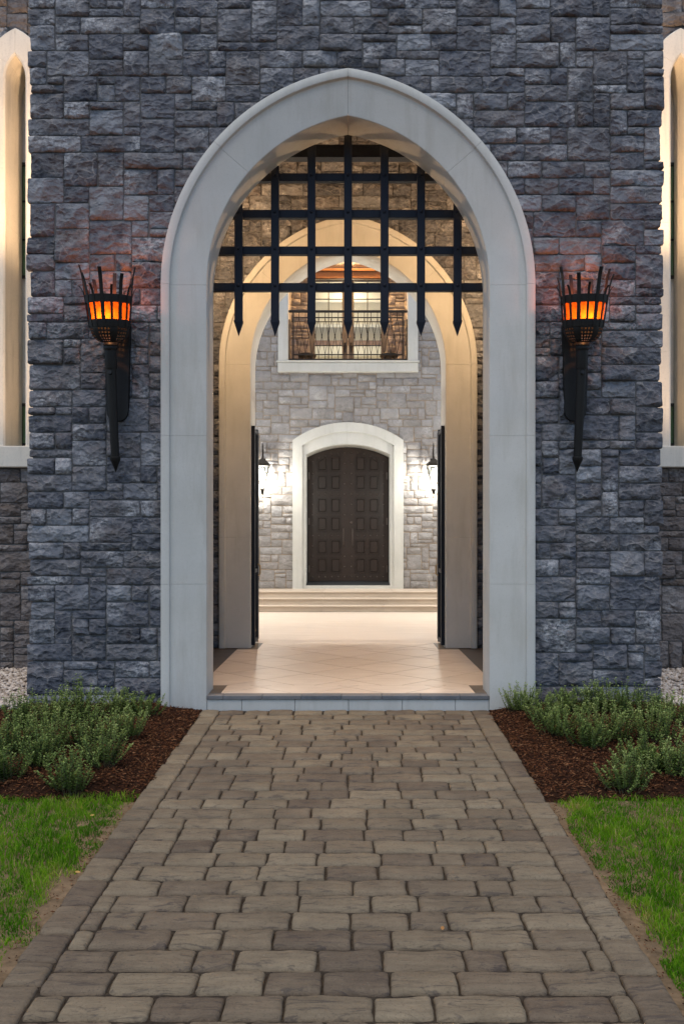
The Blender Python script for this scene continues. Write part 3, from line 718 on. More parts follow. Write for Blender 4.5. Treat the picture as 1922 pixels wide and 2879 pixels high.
# door surround: moulded front band, splayed reveal
def band(o, i, y0, y1, name, mat, parent, yi=None):             # ring between two half outlines, mirrored
    V = []; n = len(o); full_o = o + [(-x, z) for x, z in o[-2::-1]]; full_i = i + [(-x, z) for x, z in i[-2::-1]]; N_ = len(full_o)
    for (a, ya) in ((full_o, y0), (full_i, y0 if yi is None else yi[0]), (full_i, y1 if yi is None else yi[1]), (full_o, y1)): V += [(x, ya, z) for x, z in a]
    Fs = [(k * N_ + j, k * N_ + j + 1, ((k + 1) % 4) * N_ + j + 1, ((k + 1) % 4) * N_ + j) for k in range(4) for j in range(N_ - 1)] + [tuple(k * N_ for k in range(4)), tuple(k * N_ + N_ - 1 for k in range(4))]
    mb = MB(); mb.add(V, Fs); return mb.build(name, mat, parent, angle=35)
so_ = seg_half(1.233, zc(2.273), zc(2.671), base=LAND); sm_ = seg_half(1.02, zc(2.15), zc(2.46), base=LAND); si_ = seg_half(.99, zc(2.134), zc(2.436), base=LAND)
sb_ = seg_half(.941, zc(1.952), zc(2.19), base=LAND)
band(so_, sm_, YH - .085, YH + .3, 'door_surround', M['cast'], house)
band([(p[0] - .028, p[1] + .02 * (k > 1)) for k, p in enumerate(si_)], sb_, YH - .05, YH + .62, 'door_reveal', M['cast'], house, (YH - .05, YH + .62))
mb = MB().box(-1.0, 1.0, YH - .04, YH + .70, LAND + .001, LAND + .07); mb.build('door_sill', M['cast'], house)
th = MB(); z0 = LAND + .072; th.add([(-.985, YH - .0, z0), (.985, YH, z0), (.94, YH + .58, z0 + .06), (-.94, YH + .58, z0 + .06)], [(0, 1, 2, 3)]); th.build('threshold', M['dark'], house)
DB, DY = CAM_Z - .902, YH + .60
MB().prism([(-1.1, LAND), (1.1, LAND), (1.1, zc(2.4)), (-1.1, zc(2.4))], DY + .11, DY + .14).build('door_backing', M['dark'], house)
rise = .238; drad = (.941 ** 2 + rise ** 2) / (2 * rise); dtop = lambda x: zc(2.185) - drad + math.sqrt(drad * drad - x * x)
rowsz = [(2225 - b) / 584 for b in (740, 990, 1300, 1550, 1860, 2110)], [(2225 - a) / 584 for a in (600, 800, 1110, 1360, 1670, 1920)]
for s in (-1, 1):
    n = 8; xs = [s * (.006 + (.925 - .006) * k / n) for k in range(n + 1)]; poly = [(xs[0], DB), (xs[-1], DB)] + [(x, dtop(x) - .01) for x in xs[::-1]]
    leaf = MB().prism(poly, DY, DY + .06).build('door', M['door'], house)
    for c0, c1 in ((.172, .40), (.487, .708)):
        for zb, zt in zip(*rowsz):
            za, zb_ = DB + zb, DB + zt
            tl = tr = zb_
            if zt > 2.6: tl = za + (.335 if c0 < .3 else .32); tr = za + (.325 if c0 < .3 else .24)
            # moulding frame + raised field with bevelled border
            def ring(d, y):
                y = DY + (y - DY) * 1.7
                return [(s * (c0 + d), y, za + d), (s * (c1 - d), y, za + d), (s * (c1 - d), y, tr - d), (s * (c0 + d), y, tl - d)]
            V = ring(-.018, DY) + ring(-.012, DY - .014) + ring(.0, DY - .014) + ring(.006, DY + .010) + ring(.012, DY + .010) + ring(.034, DY - .008)
            Fs = [(k * 4 + q, k * 4 + (q + 1) % 4, k * 4 + 4 + (q + 1) % 4, k * 4 + 4 + q) for k in range(5) for q in range(4)] + [(20, 21, 22, 23)]
            mb = MB(); mb.add(V, Fs); mb.build('door_panel', M['door'], leaf)
    st = MB(); q = 584; spots = []
    for yy in (2165, 2030, 1890, 1750, 1610, 1470, 1330, 1190, 1050, 912, 770, 610): spots.append((.815, (2225 - yy) / q))
    for yy in (2165, 2030, 1890, 1330, 1190, 1050, 912, 770, 635, 490): spots.append((.08, (2225 - yy) / q))
    for yy in (2165, 1610, 1050):
        for xx in (.225, .375, .52, .67): spots.append((xx, (2225 - yy) / q))
    for xx, yy in ((.225, 498), (.37, 512), (.52, 537), (.665, 565)): spots.append((xx, (2225 - yy) / q))
    for xx, zz in spots:
        d = MB().lathe([(.016, 0), (.014, .008), (.008, .014), (.001, .016)], 8); st.add([(s * xx + a, DY - c_, DB + zz + b_) for a, b_, c_ in d.v], d.f)
    tag(st.build('door_studs', M['stud'], leaf, smooth=True), kind='stuff')
    hx = s * .105; MB().tube([(hx, DY, DB + 1.21), (hx, DY - .05, DB + 1.21), (hx, DY - .06, DB + 1.15), (hx, DY - .06, DB + .85), (hx, DY - .05, DB + .80), (hx, DY, DB + .80)], .011).build('handle', M['stud'], leaf, smooth=True)
    for hz in (.2, 1.3, 2.35): MB().tube([(s * .9, DY - .012, DB + hz), (s * .9, DY - .012, DB + hz + .16)], .014).build('hinge', M['stud'], leaf)
MB().box(-.006, .03, DY - .012, DY + .05, DB, zc(2.165)).build('astragal', M['door'], house)
d = MB().lathe([(.032, 0), (.03, .02), (.015, .03)], 14); d.v = [(.08 + a, DY - c_, DB + 1.35 + b_) for a, b_, c_ in d.v]; d.build('deadbolt', M['stud'], house, smooth=True)
# balcony opening: sill, jambs, recess, french doors
MB().box(-1.565, 1.565, YH - .10, YH + .35, SILL0, SILL1 - .05, .3, .012).build('balcony_sill', M['cast'], house)
MB().box(-1.585, 1.585, YH - .115, YH + .36, SILL1 - .049, SILL1, .6, .012).build('balcony_ledge', M['cast'], house)
for s in (-1, 1):
    xa, xb = sorted((s * 1.335, s * 1.56)); MB().box(xa, xb, YH - .085, YH + .35, SILL1 + .001, 9.2, .4, .008).build('balcony_jamb', M['cast'], house)
MB().box(-1.56, 1.56, YH - .085, YH + .35, 9.201, 9.45).build('balcony_lintel', M['cast'], house)
YB = 13.5
MB().box(-1.6, 1.6, YH + .36, YB, SILL1 - .3, SILL1 - .03).build('balcony_floor', M['court'], house)
MB().box(-1.75, 1.75, YH + .401, YB + .3, 9.62, 9.8).build('balcony_ceiling', M['plaster'], house)
MB().box(-1.62, -1.45, YH + .401, YB, SILL1, 9.61).build('balcony_side_wall', M['palemortar'], house)
MB().box(1.45, 1.62, YH + .401, YB, SILL1, 9.61).build('balcony_side_wall', M['palemortar'], house)
bw = MB().box(-1.6, -.98, YB, YB + .3, SILL1 - .03, 9.61).box(.98, 1.6, YB, YB + .3, SILL1 - .03, 9.61).box(-.98, .98, YB, YB + .3, zc(6.95), 9.61).build('balcony_wall', M['palemortar'], house)
def bpush(x, z, sc):
    if abs(x) < .99 and z < zc(6.96):
        if .99 - abs(x) < zc(6.96) - z: return (.99 if x > 0 else -.99), z, 1
        return x, zc(6.96), 1
    return x, z, 0
bs = MB()
for i, rc in enumerate(ashlar(-1.45, 1.45, SILL1 - .03, 9.6, .085, 41, .8)):
    mb = stone_mb(rc, YB, .055, i + 8000, bpush, gap=.007, proud=.022)
    if mb: mb.build('stone', M['litstone'], bw, smooth=True, fix=False)
for s in (-1, 1):                                               # stones on the recess side walls
    for i, rc in enumerate(ashlar(YH + .42, YB - .02, SILL1 + .01, 9.2, .085, 42 + s, .8)):
        mb = stone_mb(rc, 0, .07, i + 9000 + s, None, gap=.007, proud=.02)
        if mb: mb.v = [(s * (1.45 + y_), x_, z_) for x_, y_, z_ in mb.v]; bs.merge(mb)
tag(bs.build('side_stones', M['litstone'], house, smooth=True), kind='stuff')
MB().box(-1.05, 1.05, YB - .06, YB + .05, zc(6.63), zc(6.80), .5, .006).build('header', M['header'], house)
MB().box(-1.10, 1.10, YB - .10, YB + .05, zc(6.801), zc(6.86), .5, .006).build('header_cap', M['header'], house)
FZ0, FZ1 = SILL1 - .02, zc(6.62)
for s in (-1, 1):
    f = MB().box(*sorted((s * .005, s * .15)), YB + .02, YB + .07, FZ0, FZ1).box(*sorted((s * .83, s * .965)), YB + .02, YB + .07, FZ0, FZ1).box(*sorted((s * .151, s * .829)), YB + .02, YB + .07, FZ0, FZ0 + .16).box(*sorted((s * .151, s * .829)), YB + .02, YB + .07, FZ1 - .05, FZ1)
    f = f.build('french_door', M['frenchdoor'], house)
    MB().box(s * .49 - .011, s * .49 + .011, YB + .03, YB + .06, FZ0 + .161, FZ1 - .051).build('muntin', M['frame'], f)
    for zz in (4.30, 4.95, 5.55, 6.12): MB().box(*sorted((s * .152, s * .828)), YB + .033, YB + .057, zc(zz), zc(zz) + .022).build('muntin', M['frame'], f)
    MB().box(*sorted((s * .15, s * .83)), YB + .043, YB + .047, FZ0 + .15, FZ1 - .05).build('pane', M['glass'], f)
    MB().box(s * .075 - .02, s * .075 + .02, YB + .0, YB + .02, FZ0 + .75, FZ0 + 1.0).tube([(s * .075, YB + .005, FZ0 + .9), (s * .075, YB - .05, FZ0 + .9), (s * .17, YB - .05, FZ0 + .9)], .011).build('door_lever', M['rail'], f)
# lit room behind the french doors
rm = MB().box(-3, 3, 19, 19.1, 5.2, 10).box(-3.1, -3, YB + .31, 19, 5.2, 10).box(3, 3.1, YB + .31, 19, 5.2, 10).box(-3, 3, YB + .31, 19, 9.9, 10).box(-3, 3, YB + .31, 19, 5.2, 5.3)
rm.build('lit_room', M['room'], house)
for k, (zz, yy, th_) in enumerate(((8.75, 15.2, .30), (8.55, 16.6, .26), (8.15, 17.9, .22))):
    MB().box(-2.99, 2.99, yy, yy + .35, zz, 9.89).build('room_beam', M['plaster'], house)
for zz in (7.15, 7.75): MB().box(-2.99, 2.99, 18.86, 18.99, zz, zz + .14).build('room_cornice', M['header'], house)
lamp('room_light', 'POINT', (0, 16.2, 8.2), 50, (1, .80, .55), .3)
lamp('room_light', 'POINT', (0, 18.2, 6.4), 36, (1, .93, .84), .3)
bl = empty('balcony_lamp', (.25, YB - .35, 9.60), label='small warm ceiling lamp above the balcony doors', cat='lamp')
MB().lathe([(.10, 0), (.11, -.02), (.11, -.10), (.09, -.12)], 20).build('canopy', M['rail'], bl, angle=30); MB().lathe([(.085, -.121), (.06, -.17), (.001, -.19)], 20, cap=False).build('lens', M['canlens'], bl, smooth=True)
lamp('balcony_light', 'POINT', (0, 0, -.32), 210, (1, .56, .23), .08, bl)

# balcony railing
br = empty('balcony_railing', (0, YH + .06, SILL1), label='dark bronze balcony railing with rows of crossed diamond balusters', cat='railing')
zr = lambda rel: rel - 4.05
MB().box(-1.33, 1.33, -.025, .025, zr(5.155), zr(5.205), .5, .006).build('top_rail', M['rail'], br)
MB().box(-1.21, 1.21, -.012, .012, zr(5.03), zr(5.052)).build('upper_rail', M['rail'], br)
MB().box(-1.21, 1.21, -.012, .012, zr(4.20), zr(4.222)).build('lower_rail', M['rail'], br)
MB().box(-1.33, 1.33, -.02, .02, zr(4.085), zr(4.115)).build('bottom_rail', M['rail'], br)
for s in (-1, 1):
    MB().box(s * 1.225 - .014, s * 1.225 + .014, -.014, .014, zr(4.116), zr(5.154)).build('end_post', M['rail'], br)
    MB().box(s * 1.315 - .014, s * 1.315 + .014, -.014, .014, zr(4.116), zr(5.0)).build('end_post', M['rail'], br)
sp = 2.42 / 16.5; bme = None
for k in range(16):
    x = -1.21 + sp * (k + .75)
    if bme is None:
        b = MB(); q = .0065
        for sgn, dy in ((-1, -.007), (1, .007)): b.tube([(0, dy, zr(5.03)), (sgn * sp / 2, dy, zr(4.63)), (0, dy, zr(4.222))], q, 6)
        b.box(-.007, .007, -.007, .007, zr(5.052), zr(5.155)).box(-.007, .007, -.007, .007, zr(4.115), zr(4.20))
        for dz in (-.03, 0, .03): b.lathe([(.010, -.012), (.020, 0), (.010, .012)], 8, (sp / 2, 0, zr(4.63) + dz))
        bo = b.build('baluster', M['rail'], br); bme = bo.data
    else: bo = link('baluster', bme, br)
    bo.location = (x, 0, 0)
for s, lb in ((-1, 'low dark round stool behind the left end of the balcony railing'), (1, 'low dark round stool behind the right end of the balcony railing')):
    st = empty('stool', (s * .95, YH + .75, SILL1 - .03), label=lb, cat='stool', group='stools on the balcony')
    MB().lathe([(.10, .26), (.19, .27), (.215, .30), (.21, .34), (.18, .355), (.02, .36)], 24).build('seat', M['cushion'], st, smooth=True)
    for a in range(4): an = R(45 + 90 * a); MB().tube([(.15 * math.cos(an), .15 * math.sin(an), 0), (.13 * math.cos(an), .13 * math.sin(an), .265)], .014).build('leg', M['rail'], st)

# courtyard steps and landing
stp = tag(MB().box(-4.58, 4.58, 9.305, YH - .002, -.1, .10).build('courtyard_steps', M['step']), kind='structure')
rz = (LAND - FLOOR) / 3
for k in range(3):
    y0 = 9.30 + .35 * k; y1 = y0 + .35 if k < 2 else YH - .003; z1 = FLOOR + rz * (k + 1); xx = -4.56; j = 0
    while xx < 4.5:
        x2 = min(4.56, xx + 1.25 + .1 * ((k + j) % 3)); MB().box(xx + .001, x2 - .001, y0 + .012, y1 + .01, max(.101, z1 - rz + (.0 if k == 0 else -.0)), z1 - .03, random.random()).build('riser', M['step'], stp)
        MB().box(xx + .001, x2 - .001, y0 - .012, y1 - .014 + .012, z1 - .029, z1, random.random(), .006).build('tread', M['step'], stp); xx = x2; j += 1
for s in (-1, 1):                                               # plain garden walls closing the courtyard
    cw = MB().box(*sorted((s * 4.6, s * 4.9)), 3.96, YH, -.1, 4.2).build('courtyard_wall', M['mortar'])
    tag(cw, 'plain stone wall closing the %s side of the courtyard' % ('left' if s < 0 else 'right'), 'wall')

# wall lanterns beside the door, plus unseen ones added as courtyard fill
def lantern(x, label, power=32, y=YH, rot=0, group='lanterns beside the door'):
    t = empty('wall_lantern', (x, y, 0), label=label, cat='lantern', group=group); yo = -.28; t.rotation_euler.z = rot
    bp = MB().box(-.05, .05, -.05, -.02, 3.05, 3.40, .5, .006).build('back_plate', M['rail'], t)
    MB().tube([(0, -.05, 3.36), (0, -.12, 3.52), (0, -.20, 3.66), (0, yo, 3.71), (0, yo - .03, 3.66), (0, yo, 3.58), (0, yo, 3.42)], .011).build('scroll_arm', M['rail'], t, smooth=True)
    MB().tube([(0, -.05, 3.12), (0, -.14, 3.06), (0, yo + .10, 3.10)], .009).build('brace', M['rail'], t)
    def frus(z0, a, z1, b, cap=True):
        m = MB(); m.add([(sx * a, yo + sy * a, z0) for sx, sy in ((-1, -1), (1, -1), (1, 1), (-1, 1))] + [(sx * b, yo + sy * b, z1) for sx, sy in ((-1, -1), (1, -1), (1, 1), (-1, 1))],
                        [(k, (k + 1) % 4, (k + 1) % 4 + 4, k + 4) for k in range(4)] + ([(3, 2, 1, 0), (4, 5, 6, 7)] if cap else [])); return m
    frus(3.265, .156, 3.385, .02).build('roof', M['rail'], t); frus(3.385, .02, 3.43, .012).build('cap', M['rail'], t); frus(3.21, .150, 3.264, .160).build('eave', M['rail'], t)
    frus(2.72, .030, 3.209, .138, False).build('glass', M['glass'], t, fix=False)
    for sx, sy in ((-1, -1), (1, -1), (1, 1), (-1, 1)):
        MB().tube([(sx * .032, yo + sy * .032, 2.70), (sx * .142, yo + sy * .142, 3.21)], .015, 4).build('corner_bar', M['rail'], t)
    MB().lathe([(.004, -.22), (.016, -.20), (.016, -.18), (.006, -.17), (.006, -.15), (.03, -.10), (.045, -.05), (.045, -.01), (.034, 0)], 12, (0, yo, 2.72)).build('finial', M['rail'], t, smooth=True)
    MB().lathe([(.001, 2.93), (.030, 2.95), (.036, 3.02), (.030, 3.10), (.015, 3.15)], 14, (0, yo, 0)).build('bulb', M['bulb'], t, smooth=True)
    lamp('lantern_light', 'POINT', (0, yo - .0, 2.86), power, (1, .90, .80), .05, t)
lantern(-1.885, 'black iron lantern shining on the stone wall left of the house door')
lantern(1.885, 'black iron lantern shining on the stone wall right of the house door')
for sx, lb in ((-2.3, 'left'), (2.3, 'right')): lantern(sx, 'added unseen fill lantern on the courtyard face of the gatehouse, %s of the inner arch' % lb, 60, 3.96, math.pi, 'added fill lanterns on the courtyard side of the gatehouse')  # added out of view to light the house front evenly
for sx, lb in ((-1, 'left'), (1, 'right')): lantern(sx * 4.6, 'added unseen fill lantern on the garden wall closing the %s side of the courtyard' % lb, 200, 8.3, -sx * math.pi / 2, 'added fill lanterns on the courtyard walls')  # added out of view to rake light across the house front

# sconces high on the side walls of the passage
for s, lb in ((-1, 'left'), (1, 'right')):
    dl = empty('passage_sconce', (s * 1.964, 2.0, 5.0), label='warm glass sconce high on the %s side wall of the passage' % lb, cat='lamp', group='sconces in the passage')
    MB().box(*sorted((0, -s * .03)), -.06, .06, -.14, .14, .5, .005).build('back_plate', M['rail'], dl); MB().tube([(-s * .03, 0, -.08), (-s * .12, 0, -.10)], .012).build('arm', M['rail'], dl)
    MB().lathe([(.045, -.11), (.06, -.10), (.06, -.085)], 20, (-s * .14, 0, 0)).build('cup', M['rail'], dl, angle=30); MB().lathe([(.055, -.084), (.075, .13)], 24, (-s * .14, 0, 0), cap=False).build('shade', M['glass'], dl, smooth=True)
    MB().lathe([(.012, -.084), (.03, -.04), (.03, .02), (.004, .06)], 14, (-s * .14, 0, 0)).build('bulb', M['canlens'], dl, smooth=True)
    lamp('passage_light', 'POINT', (-s * .14, 0, .10), 66, (1, .59, .30), .05, dl)

# ------------------------------------------------------------------ wings either side of the gatehouse, with lancet windows
LA, LC, LR, LS = .118, .26, .378, CAM_Z + (1524 - 226) / 241
YW = 2.02
def wing(s, label):
    wg = empty('wing', (0, 0, 0), label=label, cat='house wing', group='wings flanking the gatehouse')
    cx = s * 3.862; zs0, zs1 = zc((1524 - 1315) / 241), zc((1524 - 1256) / 241)
    half = gothic(.1, 12, zs0, LA, LC, LR, LS); wm = MB(); wall_with_hole(wm, half, *sorted((s * 2.9, s * 8)), -.2, 9.5, YW, YW + .45, cx)
    wl = wm.build('wall', M['mortar'], wg)
    ps = gothic_push(.215, LA, LC, LR, LS, cx, zs0)
    def psh(x, z, sc):
        x, z, i = ps(x, z, sc)
        if zs0 + .02 < z < zs1 - .02: z = zs0 + .02 if z < (zs0 + zs1) / 2 else zs1 - .02; i = 1
        return x, z, i
    lo, hi = sorted((s * 2.85, s * 5.1))
    for i, rc in enumerate(ashlar(lo, hi, -.1, 8.35, .0805, 60 + s)):
        mb = stone_mb(rc, YW, .04, i + 12000 + s * 500, psh)
        if mb:
            if abs(mb.c[0]) < 4.35: mb.build('stone', M['warmlitstone'], wl, smooth=True, fix=False)
    zsill = zs1
    prof = [(0., .46), (0., -.045), (.02, -.06), (.255, -.06), (.265, -.05), (.265, .3)]
    kids0 = set(bpy.data.objects)
    arch_blocks(YW, zsill + .001, wg, M['trim'], [zsill + 1.1, zsill + 2.6], prof, R(152), LA, LC, LR, LS, 10)
    for o in set(bpy.data.objects) - kids0: o.location.x = cx
    MB().box(*sorted((s * 2.96, s * 4.75)), YW - .10, YW + .46, zs0, zs1, .5, .008).build('window_sill', M['trim'], wg)
    yb = YW + .465
    MB().box(cx - .34, cx + .34, yb + .05, yb + .09, zs0, LS + .8).build('infill_panel', M['trim'], wg)
    for (za, zb) in ((zc((1524 - 1240) / 241), zc((1524 - 1115) / 241)), (zc((1524 - 745) / 241), zc((1524 - 405) / 241))):
        z0, z1 = min(za, zb), max(za, zb); f = MB()
        a = .16; f.box(cx - a, cx - a + .03, yb, yb + .048, z0, z1).box(cx + a - .03, cx + a, yb, yb + .048, z0, z1).box(cx - a + .03, cx + a - .03, yb, yb + .048, z0, z0 + .03).box(cx - a + .03, cx + a - .03, yb, yb + .048, z1 - .03, z1)
        f = f.build('window_frame', M['frame'], wg)
        k = max(1, int((z1 - z0) / .45))
        for q in range(1, k): zz = z0 + (z1 - z0) * q / k; MB().box(cx - a + .031, cx + a - .031, yb + .01, yb + .035, zz - .008, zz + .008).build('glazing_bar', M['frame'], f)
        MB().box(cx - a + .03, cx + a - .03, yb + .02, yb + .026, z0 + .03, z1 - .03).build('pane', M['pane'], f)
    for hz, pw, wd_ in ((2.78, 36, 'lower'), (4.9, 115, 'upper')):
        ul = empty('wall_washer', (s * (TW - .035), .6, hz), label='%s warm up-light on the flank of the gatehouse facing the %s wing' % (wd_, 'left' if s < 0 else 'right'), cat='lamp', group='up-lights on the gatehouse flanks')
        MB().box(*sorted((0, s * .10)), -.08, .08, -.05, .12, .5, .006).build('housing', M['rail'], ul); MB().box(*sorted((s * .02, s * .09)), -.07, .07, .1205, .124).build('lens', M['canlens'], ul)
        lamp('washer_light', 'SPOT', (s * .06, 0, .15), pw, (1, .64, .36), .05, ul, aim=(s * .9, 1.3, 2.4), spot=140, blend=.5)
wing(-1, 'stone house wing with pale lancet window at the left edge')
wing(1, 'stone house wing with pale lancet window at the right edge')

# ------------------------------------------------------------------ stuff: mulch, gravel, grass
rng = np.random.default_rng(5)
def nz2(x, y, s, o=0): return np.array([mn.noise(Vector((a * s + o, b * s, o))) for a, b in zip(x, y)])
def shreds(n, xa, xb, ya, yb, keep, hfun, lmin, lmax, wmin, wmax, name, mat, label):
    x = rng.uniform(xa, xb, n); y = rng.uniform(ya, yb, n); k = np.array([keep(a, b) for a, b in zip(x, y)]); x, y = x[k], y[k]; n = len(x)
    z = np.array([hfun(a, b) for a, b in zip(x, y)]) + rng.uniform(.0, .022, n); a = rng.uniform(0, 6.283, n); L = rng.uniform(lmin, lmax, n) * rng.uniform(.5, 1, n); W = rng.uniform(wmin, wmax, n)
    p = rng.normal(0, .28, n); ro = rng.normal(0, .6, n)
    d = np.stack([np.cos(a) * np.cos(p), np.sin(a) * np.cos(p), np.sin(p)], 1); side = np.stack([-np.sin(a) * np.cos(ro), np.cos(a) * np.cos(ro), np.sin(ro)], 1)
    up = np.cross(d, side); c = np.stack([x, y, z], 1); V = []
    for (u, v_, w_) in ((-.5, 0, 0), (-.1, -.5, .1), (.5, 0, -.05), (.1, .5, .1), (0, 0, -.5)): V.append(c + d * (u * L)[:, None] + side * (v_ * W)[:, None] + up * (w_ * W)[:, None])
    V = np.stack(V, 1).reshape(-1, 3); b = np.arange(n)[:, None] * 5
    Ff = np.concatenate([b + np.array([[0, 1, 3]]), b + np.array([[1, 2, 3]]), b + np.array([[0, 4, 1]]), b + np.array([[1, 4, 2]]), b + np.array([[2, 4, 3]]), b + np.array([[3, 4, 0]])])
    return tag(link(name, fast_mesh(name, V, Ff, mat, np.repeat(rng.random(n), 5))), label, name.split('_')[0], kind='stuff')
for s, lb in ((-1, 'left'), (1, 'right')):
    inb = lambda x, y: (x < pl(y) + .02 * 3 * mn.noise(Vector((y * 9, 0, 0))) if s < 0 else x > pr(y) + .02 * 3 * mn.noise(Vector((y * 9, 3, 0)))) and y > bed_edge(x) + random.uniform(-.08, .08) and not (abs(x) < 1.75 and y > -.10) and y < -.01
    shreds(30000, *sorted((s * 1.2, s * 3.6)), -2.6, .02, inb, lambda x, y: bed_h(x, y) if (x < pl(y) or x > pr(y)) else gz(y) - .002, .02, .075, .004, .012, 'mulch', M['mulch'], 'dark red-brown shredded bark mulch in the %s planting bed' % lb)
    edge = lambda x, y: abs(x) - abs((pl(y) if s < 0 else pr(y))) < abs(random.gauss(0, .05)) and abs(x) > abs(pl(y) if s < 0 else pr(y)) + .004 and y < -2.3
    shreds(2600, *sorted((s * 1.2, s * 1.6)), -5.4, -2.2, edge, lambda x, y: gz(y) - .02, .006, .035, .003, .009, 'litter', M['mulch'], 'thin litter of bark crumbs along the %s path edge' % lb)
# marble chips
ico = [(0, 0, 1)] + [(.894 * math.cos(R(72 * k)), .894 * math.sin(R(72 * k)), .447) for k in range(5)] + [(.894 * math.cos(R(36 + 72 * k)), .894 * math.sin(R(36 + 72 * k)), -.447) for k in range(5)] + [(0, 0, -1)]
icf = [(0, 1 + k, 1 + (k + 1) % 5) for k in range(5)] + [(1 + k, 6 + k, 1 + (k + 1) % 5) for k in range(5)] + [(1 + (k + 1) % 5, 6 + k, 6 + (k + 1) % 5) for k in range(5)] + [(6 + k, 11, 6 + (k + 1) % 5) for k in range(5)]
ico = np.array(ico); icf = np.array(icf)
for s, lb in ((-1, 'left'), (1, 'right')):
    n = 5200; x = s * rng.uniform(2.96, 4.7, n); y = rng.uniform(-.30, 2.07, n); k = y > -.22 + .06 * np.sin(x * 9); x, y = x[k], y[k]; n = len(x)
    sc = rng.uniform(.014, .030, n); V = ico[None] * rng.uniform(.65, 1.25, (n, 12, 1)) * sc[:, None, None] * np.stack([rng.uniform(.8, 1.4, n), rng.uniform(.8, 1.3, n), rng.uniform(.55, .9, n)], 1)[:, None]
    a = rng.uniform(0, 6.28, n); ca, sa = np.cos(a), np.sin(a); X = V[..., 0] * ca[:, None] - V[..., 1] * sa[:, None]; Y = V[..., 0] * sa[:, None] + V[..., 1] * ca[:, None]
    V = np.stack([X + x[:, None], Y + y[:, None], V[..., 2] + (.03 + rng.uniform(0, .035, n))[:, None]], 2).reshape(-1, 3)
    Ff = (icf[None] + (np.arange(n) * 12)[:, None, None]).reshape(-1, 3)
    tag(link('gravel', fast_mesh('gravel', V, Ff, M['gravel'], np.repeat(rng.random(n), 12))), 'white marble chip gravel beside the gatehouse on the %s' % lb, 'gravel', kind='stuff')
# grass
def grass(s, lb):
    n = 78000; x = s * (1.30 + 2.6 * rng.random(n) ** 1.5); y = rng.uniform(-5.6, -2.2, n)
    e = np.where(s < 0, np.abs(-1.335 - .035 * ((y + .1) / -3.9)), 1.292 - .035 * ((y + .1) / -3.9)); d = np.abs(x) - e
    m1 = nz2(x, y, 6.0, 3.3 * s); m2 = nz2(x, y, 1.9, 9.1 + s); m3 = nz2(x, y, 14, 5.5 + s)
    off = (.04 if s < 0 else .065) + .085 * m1 + .05 * m2
    keep = (d > off) & (y < np.array([bed_edge(q) for q in x]) + .02 + .05 * m1); thin = np.clip((d - off) / .10, 0, 1) * np.clip((-y - 2.3) / .22, .12, 1)
    keep &= rng.random(n) < .25 + .75 * thin
    x, y, m1, m2, m3, thin = x[keep], y[keep], m1[keep], m2[keep], m3[keep], thin[keep]; n = len(x)
    h = (rng.uniform(.022, .062, n)) * (.5 + .5 * thin) * (1 + .5 * m2 + .7 * m3); wd = rng.uniform(.0014, .0032, n); a = rng.uniform(0, 6.28, n); lean = np.abs(rng.normal(.35, .3, n)) * h * (1.4 - .4 * thin)
    z = .0452 * y - .028; ca, sa = np.cos(a), np.sin(a); b_ = rng.uniform(0, 6.28, n); cb, sb = np.cos(b_), np.sin(b_); V = []
    for (t, wf) in ((0, 1), (.5, .85), (1, 0)):
        px = x + cb * lean * t ** 2; py = y + sb * lean * t ** 2; pz = z + h * t * (1 - .18 * t)
        if wf > 0: V.append(np.stack([px - ca * wd * wf, py - sa * wd * wf, pz], 1)); V.append(np.stack([px + ca * wd * wf, py + sa * wd * wf, pz], 1))
        else: V.append(np.stack([px, py, pz], 1))
    V = np.stack(V, 1).reshape(-1, 3); b = np.arange(n)[:, None] * 5
    Ff = np.concatenate([b + np.array([[0, 1, 3]]), b + np.array([[0, 3, 2]]), b + np.array([[2, 3, 4]])])
    r_ = np.clip(.40 + .42 * m2 + .30 * m1 + .35 * m3 + rng.normal(0, .16, n) + .35 * (1 - thin) * rng.random(n), 0, 1); r_ = np.where(rng.random(n) < .05, 1, r_)
    tag(link('grass', fast_mesh('grass', V, Ff, M['grass'], np.repeat(r_, 5))), 'mown green grass on the lawn to the %s of the path' % lb, 'grass', kind='stuff')
grass(-1, 'left'); grass(1, 'right')

